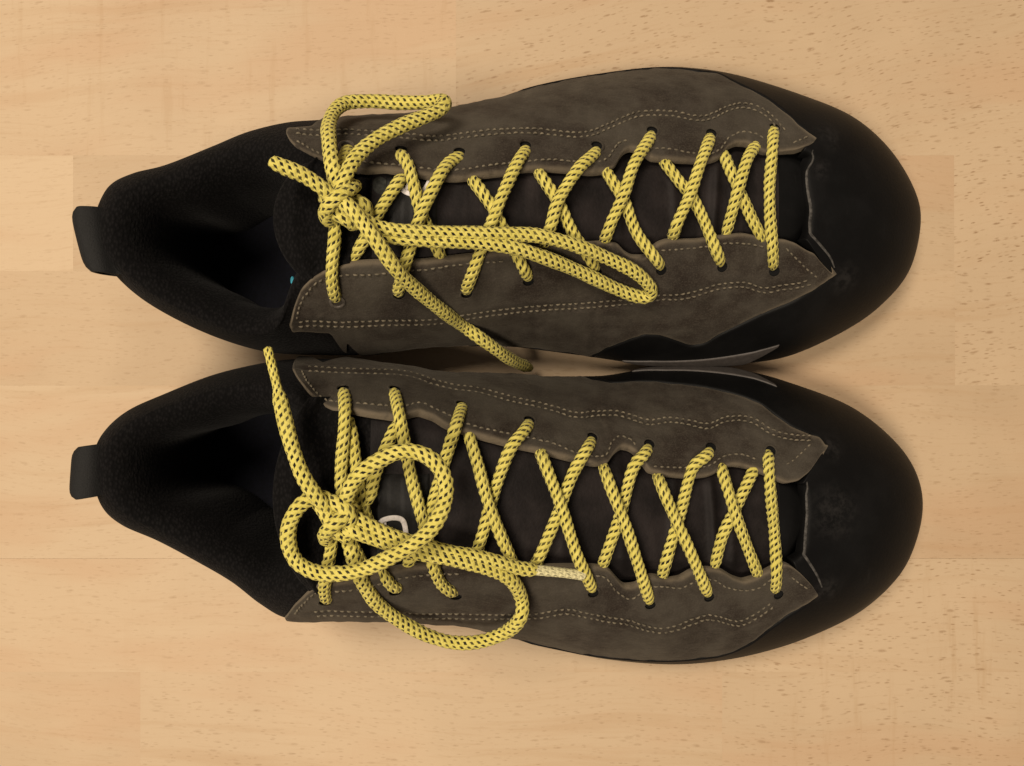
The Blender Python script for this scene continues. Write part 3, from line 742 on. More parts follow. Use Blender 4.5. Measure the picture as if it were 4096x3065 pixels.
    tdir = np.gradient(pr * np.array([np.linalg.norm(B0 - A0), 1]), axis=0); tdir /= np.linalg.norm(tdir, axis=1)[:, None]
    Ltab = (np.linalg.norm(B0 - A0) + np.linalg.norm(B1 - A1)) / 2
    od = (B0 - A0 + B1 - A1); od /= np.linalg.norm(od)
    tw = np.linspace(0, 1, 15)
    for i, (a, z) in enumerate(pr):
        for e, ws in ((0, tw), (1, tw[::-1])):
            for q in ws:
                aa = a - max(a - .55, 0) * 0.42 * abs(2 * q - 1)**7
                base_ = (A0 + (B0 - A0) * aa) * (1 - q) + (A1 + (B1 - A1) * aa) * q
                nn = -od * tdir[i, 1] + np.array([0, 0, 1]) * tdir[i, 0]
                sag = 0.0012 * math.sin(q * 2.4 + D['sign']) * a
                Vt.append(base_ + np.array([0, 0, z + sag]) - nn * th_ * e )
    tab = add(link('pull_tab', Vt, grid_faces(len(pr), 30, closed_v=True), M['web'], None))
    bv = tab.modifiers.new('bevel', 'BEVEL'); bv.width = 0.0002; bv.segments = 2; bv.limit_method = 'ANGLE'

    # laces
    def L3(pt):
        if len(pt) == 4: return U(pt[0], pt[1], pt[2])        # absolute height
        return U(pt[0], pt[1], fm.z_at(pt[0], pt[1]) + pt[2] * 1e-3)
    for nm, strands, kw in D['laces']:
        add(tube([[L3(p) for p in s_] for s_ in strands], nm, M[{'lace': 'lace', 'lace_tip': 'tip'}.get(nm, 'bow')], None, **kw))

    inv_m = root.matrix_world.inverted()
    for o, under in parts:
        if under is None: o.parent = root; o.matrix_parent_inverse = inv_m
        else: o.parent = under
    return fm, root

both = lambda s, L: 0.66 + 0.34 * smoothstep(.0015, .0065, np.minimum(s, L - s))
def strand(hole, mids, emerge, over):
    """from a lace hole across the tongue to where it dives under the other flap"""
    h = 4.6 if over else 2.0
    hx, hy = hole; n = len(mids)
    p = [(hx + (hx - mids[0][0]) * .02, hy + (-22 if hy < mids[0][1] else 22) * .6, -3.5), (hx, hy, 0.6)]
    dx, dy = mids[0][0] - hx, mids[0][1] - hy
    p.append((hx + dx * .28, hy + dy * .28, 3.1))
    for m in mids: p.append((m[0], m[1], h))
    ex, ey = emerge; lx, ly = mids[-1]
    p.append((lx + (ex - lx) * .62, ly + (ey - ly) * .62, 1.0 + (1.4 if over else 0)))
    p.append((ex, ey, -1.1)); L = math.hypot(ex - lx, ey - ly)
    p.append((ex + (ex - lx) / L * 45, ey + (ey - ly) / L * 45, -2.8))
    return p

fore = (-2.5, 0.4, 0.55); mid_ = (-1.0, 0.5, 0.5); heel = (4.0, 5.0, 0.6); heelm = (-2.0, 0.0, 0.6); medm = (-2.0, 0.0, 0.55)
toe = (-3.0, 0.6, 0.62)

LEFT = dict(
    name='shoe', sign=1,
    label='suede shoe with yellow lace tail hanging into the gap between the pair',
    spokes=[
        ((3673, 895, .018), (3228, 840, .048), toe), ((3646, 758, .018), (3216, 770, .048), toe), ((3544, 598, .018), (3212, 690, .048), toe),
        ((3392, 475, .018), (3235, 625, .049), toe), ((3181, 386, .018), (3150, 612, .050), toe), ((2967, 315, .018), (2980, 632, .053), fore),
        ((2785, 283, .018), (2790, 655, .056), fore), ((2604, 279, .018), (2600, 655, .060), fore), ((2363, 309, .020), (2380, 697, .064), fore),
        ((2164, 347, .024), (2160, 692, .069), mid_), ((1980, 398, .030), (1980, 705, .073), mid_), ((1798, 433, .036), (1800, 722, .076), mid_),
        ((1600, 459, .042), (1600, 702, .079), mid_), ((1420, 466, .047), (1420, 700, .081), mid_), ((1287, 474, .050), (1290, 690, .081), (0, 1, .5)),
        ((1142, 486, .053), (1160, 628, .077), (2, 2, .5)), ((997, 526, .056), (1015, 590, .072), heel), ((852, 584, .058), (865, 632, .070), heel),
        ((671, 657, .060), (690, 702, .073), heel), ((541, 693, .061), (565, 735, .076), heel), ((450, 745, .062), (480, 785, .079), heel),
        ((400, 850, .062), (437, 868, .081), heel), ((395, 925, .062), (432, 930, .081), heel), ((412, 1010, .062), (447, 998, .081), heel),
        ((475, 1115, .060), (505, 1078, .079), (2, 2, .6)), ((600, 1222, .054), (622, 1175, .076), (0, 0, .6)), ((780, 1320, .046), (795, 1262, .072), heelm),
        ((960, 1388, .040), (970, 1325, .070), heelm), ((1103, 1418, .038), (1105, 1305, .072), heelm), ((1250, 1424, .038), (1190, 1135, .079), medm),
        ((1400, 1424, .038), (1366, 1058, .081), medm), ((1571, 1400, .037), (1530, 1040, .080), medm), ((1760, 1383, .032), (1740, 1032, .077), medm),
        ((2000, 1378, .025), (1960, 1008, .073), medm), ((2200, 1397, .02), (2170, 985, .069), medm), ((2400, 1425, .016), (2400, 965, .063), medm),
        ((2600, 1452, .014), (2600, 958, .060), medm), ((2800, 1458, .014), (2800, 950, .056), medm), ((3003, 1444, .015), (2990, 932, .053), medm),
        ((3172, 1410, .017), (3150, 958, .051), toe), ((3374, 1317, .018), (3205, 958, .049), toe), ((3519, 1215, .018), (3224, 930, .048), toe), ((3629, 1080, .018), (3224, 890, .048), toe)],
    tipL=3.25, rearL=15.0, rearM=28.5, tipM=40.4, collar=(13.6, 30.2), uTL=13.6, uTM=30.0, tongue_px=1105,
    axis=lambda x: 0.0455 + 0 * x, ax0=-0.095, ax1=-0.045,
    eL_hi=[(3257, 572), (3232, 593), (3181, 610), (3122, 623), (3054, 615), (3012, 596), (2986, 581), (2943, 578), (2906, 596), (2876, 638), (2834, 656), (2755, 650), (2665, 647), (2604, 642), (2580, 623), (2550, 605), (2514, 600), (2483, 620), (2465, 665), (2435, 693), (2363, 698), (2272, 689), (2181, 682), (2091, 685), (2000, 701), (1898, 713), (1831, 725), (1765, 719), (1678, 706), (1600, 694), (1540, 684), (1472, 690), (1380, 680), (1293, 650), (1240, 625), (1186, 597), (1155, 565), (1146, 540)],
    eL_lo=[(3257, 572), (3223, 547), (3181, 513), (3122, 454), (3054, 403), (2986, 369), (2918, 335), (2868, 308), (2800, 300), (2695, 289), (2604, 290), (2483, 304), ('uv', 8.0, .272), ('uv', 9, .262), ('uv', 10, .2), ('uv', 11, .12), ('uv', 13, .12), ('uv', 13.6, .2), (1330, 505), (1250, 520), (1160, 528), (1146, 538)],
    eM_hi=[(3318, 1097), (3308, 1054), (3240, 1012), (3172, 970), (3138, 957), (3045, 949), (2969, 932), (2906, 931), (2858, 940), (2785, 955), (2665, 955), (2634, 967), (2604, 991), (2580, 1022), (2526, 1022), (2495, 1004), (2471, 973), (2423, 964), (2350, 967), (2170, 985), (2031, 1003), (1831, 1018), (1672, 1041), (1499, 1042), (1366, 1058), (1299, 1078), (1246, 1111), (1206, 1151), (1173, 1231), (1156, 1295)],
    eM_lo=[(3318, 1097), (3274, 1131), (3206, 1173), (3122, 1215), (3037, 1249), (2952, 1291), (2868, 1330), (2815, 1365), (2761, 1374), (2711, 1355), (2643, 1330), (2575, 1325), (2508, 1351), (2423, 1380), (2338, 1406), ('uv', 34.3, .22), ('uv', 33.5, .14), ('uv', 32, .1), ('uv', 30.4, .1), ('uv', 30.0, .25), (1376, 1340), (1326, 1324), (1233, 1317), (1165, 1317), (1156, 1297)],
    holes=[(2840, 556), (2604, 547), (2384, 608), (2100, 604), (1838, 628), (2882, 1048), (2640, 1060), (2381, 1070), (2110, 1106), (1864, 1157), (1605, 617), (3092, 530), (3092, 1066), (1595, 1160)],
    eyelets=[(1350, 1197), (1386, 598)],
    double=[[(1186, 541), (1366, 545), (1446, 548), (1632, 561), (1738, 570), (1831, 560), (1964, 544), (2097, 537), (2197, 543), (2302, 553), (2363, 544), (2453, 508), (2544, 472), (2634, 466), (2695, 469), (2785, 486), (2846, 475), (2906, 448), (2969, 435), (3037, 454), (3088, 494), (3128, 545)],
            [(1193, 1284), (1366, 1284), (1565, 1277), (1741, 1272), (1944, 1242), (2130, 1222), (2300, 1213), (2480, 1200), (2634, 1182), (2725, 1179), (2816, 1155), (2876, 1139), (2967, 1133), (3054, 1154), (3138, 1141), (3235, 1122)]],
    single=[[(1190, 580), (1240, 606), (1300, 635), (1390, 655), (1466, 662), (1565, 671), (1678, 684), (1831, 692), (1964, 672), (2097, 658), (2212, 650), (2302, 656), (2375, 659), (2423, 645), (2453, 605), (2475, 580), (2530, 570)],
            [(2590, 604), (2665, 605), (2755, 620), (2830, 625), (2876, 605), (2910, 562), (2969, 538), (3028, 551), (3060, 580)], [(3164, 583), (3200, 570), (3238, 556)],
            [(1185, 1262), (1200, 1205), (1235, 1155), (1290, 1112), (1386, 1091), (1472, 1091), (1672, 1073), (1831, 1051), (2031, 1038)], [(2640, 998), (2755, 991), (2830, 982), (2906, 971), (3012, 978), (3055, 986)], [(3138, 991), (3198, 1054), (3270, 1114)]],
    cap_edge=[(3240, 610), (3213, 660), (3214, 720), (3221, 780), (3229, 843), (3222, 895), (3226, 935), (3262, 976), (3306, 1027), (3324, 1068)],
    stripe_hi=[('uv', 35.4, .262), ('uv', 36, .305), ('uv', 37, .335), ('uv', 38, .375), ('uv', 38.6, .42)],
    stripe_lo=[('uv', 35.4, .258), ('uv', 36, .235), ('uv', 37, .215), ('uv', 37.8, .225), ('uv', 38.1, .30), ('uv', 38.6, .418)],
    tab=((455, 830), (490, 1098), (284, 838), (338, 1088)),
    creases=[(2870, .0016, .3), (2700, .0008, -.4), (2960, .001, .2), (2480, .0006, .2), (2250, .0005, -.2)],
    patch=(1540, 1752, 700, 930),
    emblem=[([(1590, 715), (1598, 745), (1622, 768), (1656, 777), (1692, 764), (1712, 738), (1718, 712), (1700, 690)], 20), ([(1700, 690), (1660, 672), (1612, 684), (1590, 715)], 20), ([(1622, 768), (1640, 720), (1690, 690)], 12)],
    specks=[('grey_blob', [(1521 + 30 * math.cos(a) + 8 * math.sin(a), 743 + 36 * math.sin(a) - 6 * math.cos(a)) for a in np.linspace(0, 6.283, 20, endpoint=False)], .0002, M['grey']), ],  # small grey blob on the tongue
    laces=[
        ('lace', [
            [(3094, 512, -3.5), (3093, 534, 1.0), (3090, 600, 3.2), (3079, 730, 2.6), (3080, 860, 2.6), (3090, 980, 3.0), (3093, 1050, 1.6), (3094, 1078, -3.5)],
            [(3040, 570, -3.0), (3012, 598, 1.5), (2985, 650, 4.4), (2950, 770, 4.6), (2910, 915, .2), (2896, 965, -3.0)],
            [(2878, 590, -3.2), (2897, 622, -.8), (2925, 690, 1.6), (2965, 780, 1.8), (3010, 880, 1.8), (3042, 940, .8), (3062, 985, -3.2)],
            strand((2840, 554), [(2800, 660), (2760, 780), (2715, 880)], (2689, 952), True), strand((2882, 1046), [(2810, 870), (2765, 785), (2720, 730)], (2656, 648), False),
            strand((2604, 545), [(2535, 660), (2495, 780), (2450, 880)], (2417, 965), True), strand((2640, 1060), [(2545, 930), (2495, 800), (2455, 735)], (2421, 680), False),
            strand((2384, 608), [(2310, 680), (2235, 800), (2205, 900)], (2175, 985), True), strand((2381, 1070), [(2290, 930), (2240, 820), (2195, 750)], (2155, 690), False),
            [(2104, 590, -3.5), (2100, 606, .8), (2070, 650, 3.4), (2010, 780, 4.6), (1975, 870, 4.4), (1930, 985, 3.0), (1895, 1080, 3.2), (1868, 1150, 2.2), (1856, 1170, -3.0)], strand((2110, 1104), [(2020, 930), (1975, 840), (1935, 780)], (1889, 718), False),
            [(1850, 622, -3.5), (1836, 628, .8), (1795, 652, 3.2), (1760, 700, 4.2), (1710, 800, 4.6), (1672, 890, 4.6), (1635, 1010, 3.0), (1612, 1090, 3.0), (1594, 1158, 2.0), (1588, 1178, -3.0)],
            [(1588, 617, -3.4), (1604, 622, 2.0), (1632, 660, 3.0), (1655, 740, 2.6), (1685, 850, 2.0), (1722, 930, 1.6), (1752, 1000, .6), (1780, 1055, -3.0)],
            [(1625, 690, -3.0), (1592, 732, 1.0), (1550, 795, 2.2), (1510, 860, 3.0), (1465, 945, 2.2), (1432, 1005, .4), (1408, 1055, -3)],
            [(1343, 850, 5.0), (1340, 905, 4.6), (1338, 960, 4.2), (1330, 1050, 3.0), (1328, 1120, 3.0), (1338, 1180, 2.4), (1348, 1206, -3.0)],
            [(1400, 592, -3.0), (1388, 604, 2.2), (1372, 650, 4.0), (1362, 700, 5.5), (1360, 760, 6.0)]], dict(taper=both)),
        ('bow_loop', [[(1352, 770, 9.0), (1340, 715, .0905, 1), (1324, 640, .0900, 1), (1315, 560, .086, 1), (1314, 505, .080, 1), (1335, 450, .073, 1), (1382, 413, .068, 1), (1480, 405, .065, 1), (1600, 411, .064, 1), (1700, 410, .066, 1), (1762, 404, .069, 1), (1778, 414, .072, 1), (1755, 440, .074, 1), (1698, 467, .077, 1), (1600, 506, .081, 1), (1500, 560, .0855, 1), (1430, 622, .089, 1), (1388, 690, .092, 1), (1360, 760, .0925, 1), (1350, 800, .089, 1)]], dict(r=.00212)),
        ('bow_loop', [[(1370, 800, 9.0), (1420, 850, 9.0), (1490, 900, 8.6), (1560, 920, 8.4), (1640, 928, 8.6), (1765, 932, 8.4), (1960, 936, 8.2), (2090, 938, 7.6), (2181, 948, 7.2), (2302, 982, 6.6), (2423, 1030, 6.0), (2535, 1085, 5.4), (2595, 1140, 4.6), (2604, 1172, 4.0), (2580, 1188, 3.6), (2530, 1180, 3.6), (2453, 1150, 4.0), (2302, 1080, 5.4), (2181, 1032, 6.4), (2060, 992, 7.0), (1950, 974, 7.4), (1800, 964, 7.6), (1640, 955, 7.6), (1540, 940, 7.0), (1460, 890, 6.5), (1400, 840, 6.0)]], dict(r=.00212)),
        ('lace_end', [[(1078, 640, .099, 1), (1090, 648, .099, 1), (1142, 671, .098, 1), (1215, 702, .0965, 1), (1287, 750, .0945, 1), (1330, 790, .092, 1), (1370, 830, .088, 1)]], dict(r=.0021, taper=lambda s, L: 0.72 + 0.28 * np.clip(s / 0.006, 0, 1)**.5)),
        ('lace_end', [[(1340, 790, 10.0), (1400, 830, 12.2), (1450, 890, 12.8), (1510, 972, 12.4), (1579, 1070, 10.5), (1645, 1140, 8.0), (1765, 1240, 5.5), (1850, 1302, 4.2), (1920, 1352, .048, 1), (1985, 1398, .042, 1), (2030, 1430, .034, 1), (2070, 1452, .025, 1), (2100, 1464, .017, 1), (2125, 1474, .010, 1)]], dict(r=.0021, taper=lambda s, L: 1 - 0.4 * np.clip((s - L + .008) / .008, 0, 1))),
        ('knot', [[(1420, 740, 5.0), (1404, 752, 9.5), (1368, 772, 12.5), (1328, 808, 12.5), (1303, 845, 9.8), (1312, 876, 6.5), (1340, 880, 4.0)],
                  [(1290, 780, 7), (1320, 800, 9.2), (1360, 822, 9.5), (1400, 856, 8), (1430, 880, 6)],
                  [(1400, 800, 5.0), (1440, 812, 6.6), (1462, 836, 6.4), (1455, 872, 5.0), (1430, 890, 3.5)],
                  [(1305, 820, 6.5), (1340, 850, 8.0), (1375, 868, 8.0), (1410, 890, 6.5), (1420, 905, 4.0)]], dict(r=.00212))])

RIGHT = dict(
    name='shoe', sign=-1,
    label='suede shoe whose yellow lace bow makes a round ring over the white emblem',
    spokes=[
        ((3681, 1998, .018), (3213, 2056, .048), toe), ((3659, 2150, .018), (3208, 2112, .048), toe), ((3587, 2298, .018), (3204, 2170, .048), toe),
        ((3435, 2438, .018), (3196, 2215, .049), toe), ((3230, 2540, .018), (3140, 2245, .050), toe), ((3054, 2599, .018), (3000, 2268, .053), fore),
        ((2870, 2636, .018), (2830, 2266, .056), fore), ((2677, 2649, .018), (2640, 2268, .060), fore), ((2440, 2630, .020), (2400, 2258, .064), fore),
        ((2200, 2585, .024), (2180, 2258, .069), mid_), ((2010, 2540, .030), (1990, 2250, .073), mid_), ((1840, 2503, .036), (1820, 2250, .076), mid_),
        ((1640, 2489, .042), (1630, 2262, .079), mid_), ((1450, 2483, .047), (1450, 2295, .081), mid_), ((1300, 2482, .050), (1308, 2303, .081), (0, 1, .5)),
        ((1150, 2478, .052), (1180, 2348, .078), (2, 2, .5)), ((1048, 2419, .054), (1068, 2350, .072), heel), ((930, 2332, .057), (955, 2280, .070), heel),
        ((797, 2254, .059), (815, 2205, .071), heel), ((640, 2168, .060), (660, 2125, .074), heel), ((500, 2102, .061), (525, 2065, .078), heel),
        ((420, 2025, .062), (455, 1995, .080), heel), ((387, 1900, .062), (425, 1900, .081), heel), ((395, 1790, .062), (430, 1805, .081), heel),
        ((440, 1705, .060), (475, 1735, .079), (2, 2, .6)), ((530, 1630, .055), (560, 1675, .077), (0, 0, .6)), ((671, 1567, .046), (690, 1625, .074), heelm),
        ((850, 1496, .040), (865, 1565, .071), heelm), ((1000, 1457, .038), (1035, 1545, .071), heelm), ((1140, 1434, .038), (1190, 1592, .077), heelm),
        ((1290, 1430, .038), (1290, 1668, .080), medm), ((1430, 1438, .038), (1430, 1668, .081), medm), ((1600, 1462, .036), (1600, 1680, .079), medm),
        ((1780, 1490, .032), (1780, 1712, .076), medm), ((1980, 1494, .026), (1980, 1772, .073), medm), ((2180, 1507, .02), (2180, 1818, .069), medm),
        ((2400, 1512, .016), (2400, 1868, .064), medm), ((2600, 1482, .014), (2600, 1900, .060), medm), ((2800, 1474, .014), (2800, 1922, .056), medm),
        ((3000, 1495, .015), (3000, 1905, .053), medm), ((3190, 1550, .017), (3140, 1935, .051), toe), ((3392, 1630, .018), (3208, 1938, .049), toe),
        ((3540, 1738, .018), (3210, 1968, .048), toe), ((3640, 1860, .018), (3211, 2015, .048), toe)],
    tipL=3.5, rearL=15.0, rearM=29.0, tipM=41.0, collar=(13.6, 30.8), uTL=13.6, uTM=30.6, tongue_px=1103,
    axis=lambda x: -0.0300 + 0 * x, ax0=-0.095, ax1=-0.045,
    eL_hi=[(3261, 2360), (3230, 2322), (3189, 2281), (3155, 2256), (3130, 2247), (3095, 2262), (3054, 2285), (3011, 2307), (2969, 2319), (2931, 2307), (2885, 2277), (2829, 2269), (2761, 2281), (2719, 2307), (2677, 2315), (2626, 2302), (2592, 2299), (2541, 2336), (2491, 2341), (2457, 2300), (2431, 2269), (2372, 2260), (2254, 2260), (2127, 2262), (2000, 2252), (1850, 2250), (1702, 2257), (1571, 2274), (1450, 2305), (1326, 2325), (1269, 2330), (1228, 2362), (1179, 2411), (1140, 2462)],
    eL_lo=[(3261, 2362), (3206, 2408), (3138, 2451), (3071, 2501), (2995, 2561), (2927, 2594), (2868, 2612), (2800, 2620), (2700, 2628), (2592, 2628), (2480, 2620), ('uv', 8.3, .275), ('uv', 9, .262), ('uv', 10, .2), ('uv', 11, .12), ('uv', 14.6, .12), ('uv', 15.0, .25)],
    eM_hi=[(3286, 1800), (3276, 1838), (3223, 1892), (3181, 1926), (3138, 1935), (3113, 1926), (3037, 1892), (2978, 1871), (2927, 1863), (2885, 1875), (2860, 1895), (2829, 1907), (2761, 1914), (2660, 1905), (2592, 1890), (2550, 1825), (2520, 1800), (2482, 1791), (2448, 1822), (2431, 1856), (2381, 1867), (2321, 1854), (2254, 1837), (2152, 1808), (2068, 1791), (1979, 1768), (1857, 1733), (1783, 1709), (1734, 1676), (1677, 1656), (1628, 1668), (1571, 1676), (1489, 1664), (1408, 1650), (1334, 1648), (1286, 1623), (1228, 1574), (1188, 1521), (1169, 1482)],
    eM_lo=[(3286, 1790), (3265, 1757), (3223, 1744), (3155, 1715), (3096, 1672), (3037, 1626), (2973, 1600), (2888, 1575), (2804, 1558), (2677, 1545), (2575, 1538), (2440, 1544), (2389, 1530), ('uv', 35.6, .2), ('uv', 35, .12), ('uv', 33, .1), ('uv', 31.3, .1), ('uv', 30.8, .2), (1290, 1462), (1230, 1450), (1185, 1452), (1169, 1478)],
    holes=[(2829, 2368), (2838, 1810), (2596, 2398), (2592, 1797), (2368, 2350), (2364, 1768), (2114, 1699), (1844, 1634), (1579, 1572), (1375, 1572), (1824, 2368), (1580, 2350), (1302, 2394), (3075, 1822), (3104, 2360)],
    eyelets=[],
    double=[[(3079, 2410), (3011, 2456), (2952, 2482), (2902, 2472), (2829, 2457), (2761, 2476), (2702, 2499), (2634, 2508), (2575, 2497), (2508, 2476), (2423, 2463), (2338, 2446), (2254, 2432), (2152, 2448), (2000, 2452), (1734, 2448), (1571, 2440), (1367, 2436), (1240, 2441)],
            [(3235, 1762), (3138, 1753), (3071, 1731), (3011, 1694), (2952, 1682), (2888, 1691), (2829, 1714), (2761, 1702), (2677, 1690), (2592, 1700), (2525, 1681), (2457, 1665), (2381, 1667), (2296, 1673), (2211, 1648), (2127, 1628), (2042, 1610), (1897, 1574), (1816, 1564), (1734, 1544), (1653, 1518), (1571, 1506), (1408, 1501), (1286, 1494), (1220, 1490)]],
    single=[[(1179, 2438), (1215, 2400), (1262, 2358), (1326, 2352), (1450, 2340), (1571, 2306), (1702, 2288), (1850, 2282)], [(2250, 2292), (2372, 2294), (2423, 2305), (2457, 2350), (2508, 2385), (2541, 2376), (2590, 2340), (2650, 2338), (2719, 2343), (2770, 2320), (2842, 2310), (2902, 2341), (2969, 2353), (3030, 2342), (3080, 2305)], [(3155, 2300), (3231, 2349)],
            [(1205, 1500), (1230, 1545), (1280, 1596), (1334, 1618), (1450, 1628), (1600, 1640), (1677, 1625), (1760, 1660), (1865, 1708), (1979, 1735), (2093, 1758), (2211, 1784), (2279, 1812), (2364, 1833), (2420, 1825), (2440, 1780), (2474, 1754), (2516, 1766), (2545, 1798)], [(2609, 1871), (2728, 1876), (2830, 1868), (2880, 1835), (2952, 1822), (3030, 1850)], [(3138, 1860), (3181, 1833), (3240, 1776)]],
    cap_edge=[(3215, 1925), (3208, 1977), (3212, 2061), (3207, 2146), (3198, 2205), (3215, 2231), (3254, 2288), (3276, 2338)],
    stripe_hi=[('uv', 36.6, .262), ('uv', 37.3, .31), ('uv', 38, .33), ('uv', 39, .36), ('uv', 39.5, .40)],
    stripe_lo=[('uv', 36.6, .258), ('uv', 37.3, .23), ('uv', 38.5, .225), ('uv', 39.0, .275), ('uv', 39.5, .398)],
    tab=((445, 1771), (455, 1975), (280, 1792), (282, 2000)),
    creases=[(2860, .0015, .3), (2690, .0009, -.4), (2940, .001, .2), (2480, .0006, .2), (2250, .0005, -.2)],
    patch=(1500, 1722, 1890, 2230),
    emblem=[([(1516, 2112), (1524, 2088), (1548, 2076), (1582, 2072), (1608, 2080), (1620, 2105), (1624, 2150), (1618, 2190)], 21), ([(1516, 2112), (1514, 2150), (1530, 2185), (1570, 2200), (1618, 2190)], 21), ([(1541, 2090), (1543, 2118)], 9), ([(1543, 2118), (1560, 2128), (1590, 2150)], 17), ([(1543, 2118), (1540, 2150)], 9)],
    laces=[
        ('lace', [
            [(3068, 1800, -3.5), (3073, 1828, 1.0), (3078, 1900, 3.2), (3084, 1990, 2.6), (3098, 2140, 2.6), (3106, 2270, 3.0), (3104, 2340, 2.4), (3090, 2372, -3.5)],
            [(2868, 1830, -3.0), (2887, 1878, .4), (2912, 1960, 3.8), (2950, 2080, 4.6), (2990, 2190, 3.2), (3022, 2272, 1.2), (3040, 2320, -3.0)],
            [(3030, 1850, -3.2), (3008, 1895, .2), (2975, 1965, 1.8), (2935, 2050, 1.8), (2892, 2140, 1.6), (2865, 2240, -.2), (2855, 2290, -3.2)],
            strand((2829, 2368), [(2762, 2210), (2702, 2078), (2662, 1985)], (2628, 1900), True), strand((2838, 1810), [(2768, 1880), (2725, 2040), (2680, 2190)], (2650, 2300), False),
            strand((2596, 2398), [(2540, 2220), (2499, 2095), (2452, 1975)], (2413, 1868), True), strand((2592, 1797), [(2530, 1880), (2485, 2050), (2445, 2165)], (2413, 2255), False),
            strand((2366, 2350), [(2305, 2215), (2245, 2028), (2200, 1910)], (2159, 1802), True), strand((2364, 1768), [(2290, 1900), (2230, 2060), (2180, 2180)], (2142, 2262), False),
            [(1868, 1710, -3.0), (1880, 1756, .2), (1912, 1860, 3.6), (1946, 1986, 4.6), (1990, 2110, 4.0), (2035, 2215, 3.0), (2055, 2262, 2.0), (2075, 2310, -3.0)], strand((2114, 1699), [(2036, 1807), (1970, 1990), (1935, 2120)], (1903, 2225), False),
            [(1852, 1620, -3.4), (1844, 1640, 1.2), (1822, 1710, 3.2), (1791, 1807, 3.0), (1750, 1950, 2.6), (1715, 2080, 2.6), (1680, 2170, 2.2), (1640, 2240, .2), (1610, 2285, -3.0)],
            [(1560, 1574, -3.2), (1577, 1576, 2.0), (1595, 1650, 3.2), (1614, 1750, 3.6), (1644, 1905, 3.4), (1680, 2040, 3.4), (1716, 2180, 3.2), (1735, 2270, 3.0), (1765, 2335, 2.8), (1805, 2366, 2.2), (1830, 2372, -3.0)],
            [(1600, 1670, -3.0), (1578, 1718, .6), (1540, 1800, 2.6), (1500, 1900, 3.0), (1478, 1990, 3.4), (1440, 2040, 4)],
            [(1356, 1576, -3.0), (1374, 1574, 2.0), (1380, 1640, 3.4), (1376, 1740, 4.6), (1366, 1860, 5.2), (1364, 1960, 6.0), (1372, 2020, 6.0)],
            [(1402, 1670, -2.0), (1408, 1740, 2.0), (1422, 1850, 2.8), (1440, 1960, 3.2), (1462, 2060, 3.0), (1495, 2110, 2.4), (1520, 2125, 1.6)],
            [(1400, 2120, 5), (1420, 2200, 3.6), (1445, 2240, 2.4), (1460, 2280, 1)], [(1520, 2260, 2.6), (1534, 2296, 3.0), (1560, 2336, 2.8), (1585, 2352, 2.0), (1602, 2352, -3)],
            [(1345, 2120, 5.0), (1328, 2180, 4.6), (1316, 2240, 4.0), (1302, 2310, 3.2), (1298, 2360, 2.8), (1304, 2394, 2.0), (1314, 2404, -3.0)]], dict(taper=both)),
        ('bow_loop', [[(1350, 2030, 8.0), (1310, 2002, 9.5), (1254, 1990, .0925, 1), (1196, 2028, .093, 1), (1158, 2100, .092, 1), (1156, 2180, .091, 1), (1190, 2250, .090, 1), (1265, 2290, .0905, 1), (1367, 2294, .092, 1), (1457, 2276, .0935, 1), (1555, 2232, .0955, 1), (1650, 2180, .0965, 1), (1720, 2120, .0965, 1), (1765, 2045, .0965, 1), (1784, 1960, .096, 1), (1762, 1878, .0955, 1), (1696, 1820, .0955, 1), (1606, 1806, .0955, 1), (1510, 1846, .0955, 1), (1430, 1906, .095, 1), (1392, 1972, .093, 1), (1388, 2020, .089, 1)]], dict(r=.00215)),
        ('bow_loop', [[(1360, 2075, 8.0), (1410, 2120, 9.5), (1490, 2152, 9.0), (1600, 2190, 8.4), (1700, 2218, 7.8), (1816, 2238, 7.2), (1938, 2270, 6.8), (2040, 2316, 6.6), (2085, 2390, 6.6), (2084, 2466, .070, 1), (2035, 2522, .066, 1), (1940, 2562, .063, 1), (1830, 2572, .062, 1), (1715, 2544, .064, 1), (1610, 2490, .068, 1), (1515, 2420, .074, 1), (1462, 2350, .080, 1), (1432, 2292, .084, 1), (1410, 2220, .0855, 1), (1390, 2150, .086, 1)]], dict(r=.00212)),
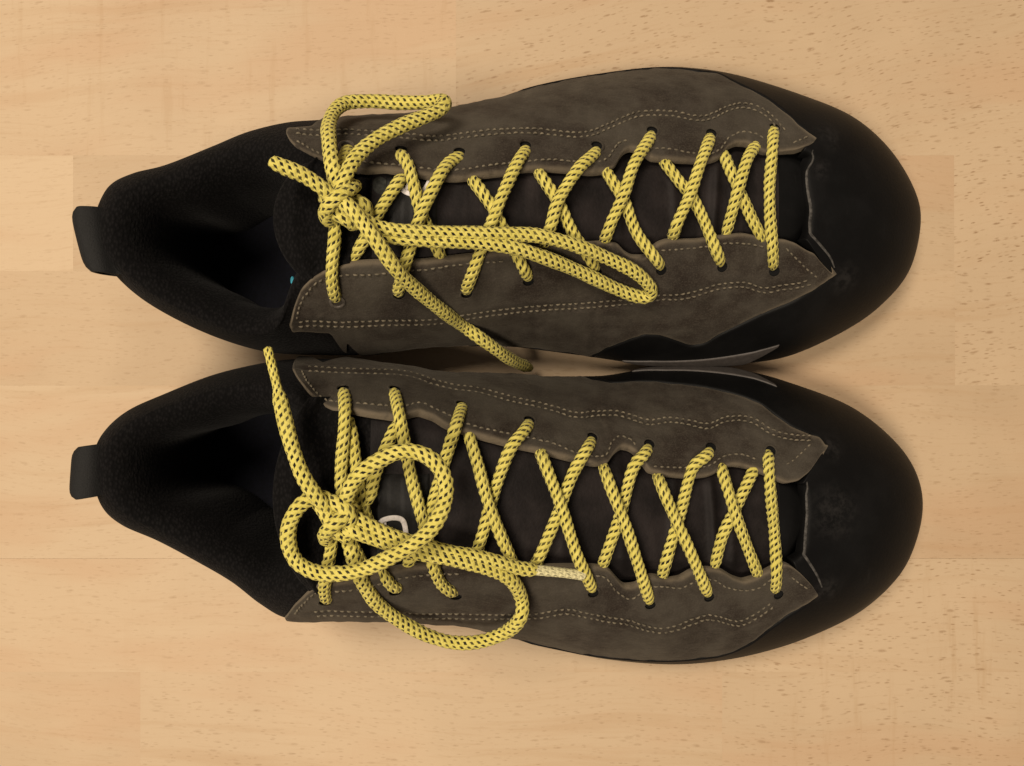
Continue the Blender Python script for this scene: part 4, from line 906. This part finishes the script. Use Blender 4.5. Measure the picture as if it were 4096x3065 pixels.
        ('lace_end', [[(1068, 1386, .094, 1), (1075, 1412, .094, 1), (1090, 1472, .0945, 1), (1114, 1570, .095, 1), (1155, 1742, .096, 1), (1204, 1888, .096, 1), (1261, 1980, .0945, 1), (1310, 2035, .092, 1), (1340, 2065, .089, 1)]], dict(r=.0021, taper=lambda s, L: 0.58 + 0.10 * np.clip(1 - s / .002, 0, 1) + 0.42 * smoothstep(.012, .017, s))),
        ('lace_end', [[(1400, 2060, 8.4), (1470, 2100, 9.0), (1560, 2140, 8.8), (1680, 2180, 8.0), (1790, 2206, 7.2), (1897, 2226, 6.6), (2000, 2250, 6.0), (2075, 2272, 5.4), (2140, 2280, 5.2), (2240, 2290, 5.0), (2322, 2300, 4.8), (2338, 2305, 4.6)]], dict(r=.0021, taper=lambda s, L: 1 - 0.36 * smoothstep(L - .020, L - .016, s))),
        ('lace_tip', [[(2105, 2276, 5.4), (2140, 2280, 5.3), (2240, 2290, 5.1), (2322, 2300, 4.9), (2342, 2306, 4.7)]], dict(r=.00152)),
        ('knot', [[(1300, 2010, 7), (1330, 2010, 10.0), (1375, 2030, 11.5), (1400, 2066, 11.0), (1390, 2105, 8.8), (1360, 2120, 6)],
                  [(1415, 2020, 6.0), (1390, 2050, 10.8), (1350, 2090, 12.2), (1312, 2120, 11.0), (1300, 2150, 7.5), (1325, 2165, 4.5)],
                  [(1265, 2000, 8.0), (1295, 2040, 10.0), (1325, 2090, 10.4), (1355, 2125, 9.6), (1400, 2160, 7.5)],
                  [(1330, 2130, 6.5), (1370, 2130, 9.0), (1420, 2120, 9.0), (1450, 2130, 7.0)]], dict(r=.00215))])

fmL, shoeL = build_shoe(LEFT)
c = U(1170, 1122, .074); V = []; n1, n2 = 10, 6
for i in range(n1):
    a = 2 * math.pi * i / n1
    for j in range(n2 + 1):
        b = -math.pi / 2 + math.pi * j / n2
        V.append(c + np.array([math.cos(a) * math.cos(b) * .0007, math.sin(a) * math.cos(b) * .0014 - .0, math.sin(b) * .0007]))
tg_ = link('size_tag', V, grid_faces(n1, n2 + 1, closed_u=True), M['teal']); tg_.parent = shoeL; tg_.matrix_parent_inverse = shoeL.matrix_world.inverted()
fmR, shoeR = build_shoe(RIGHT)
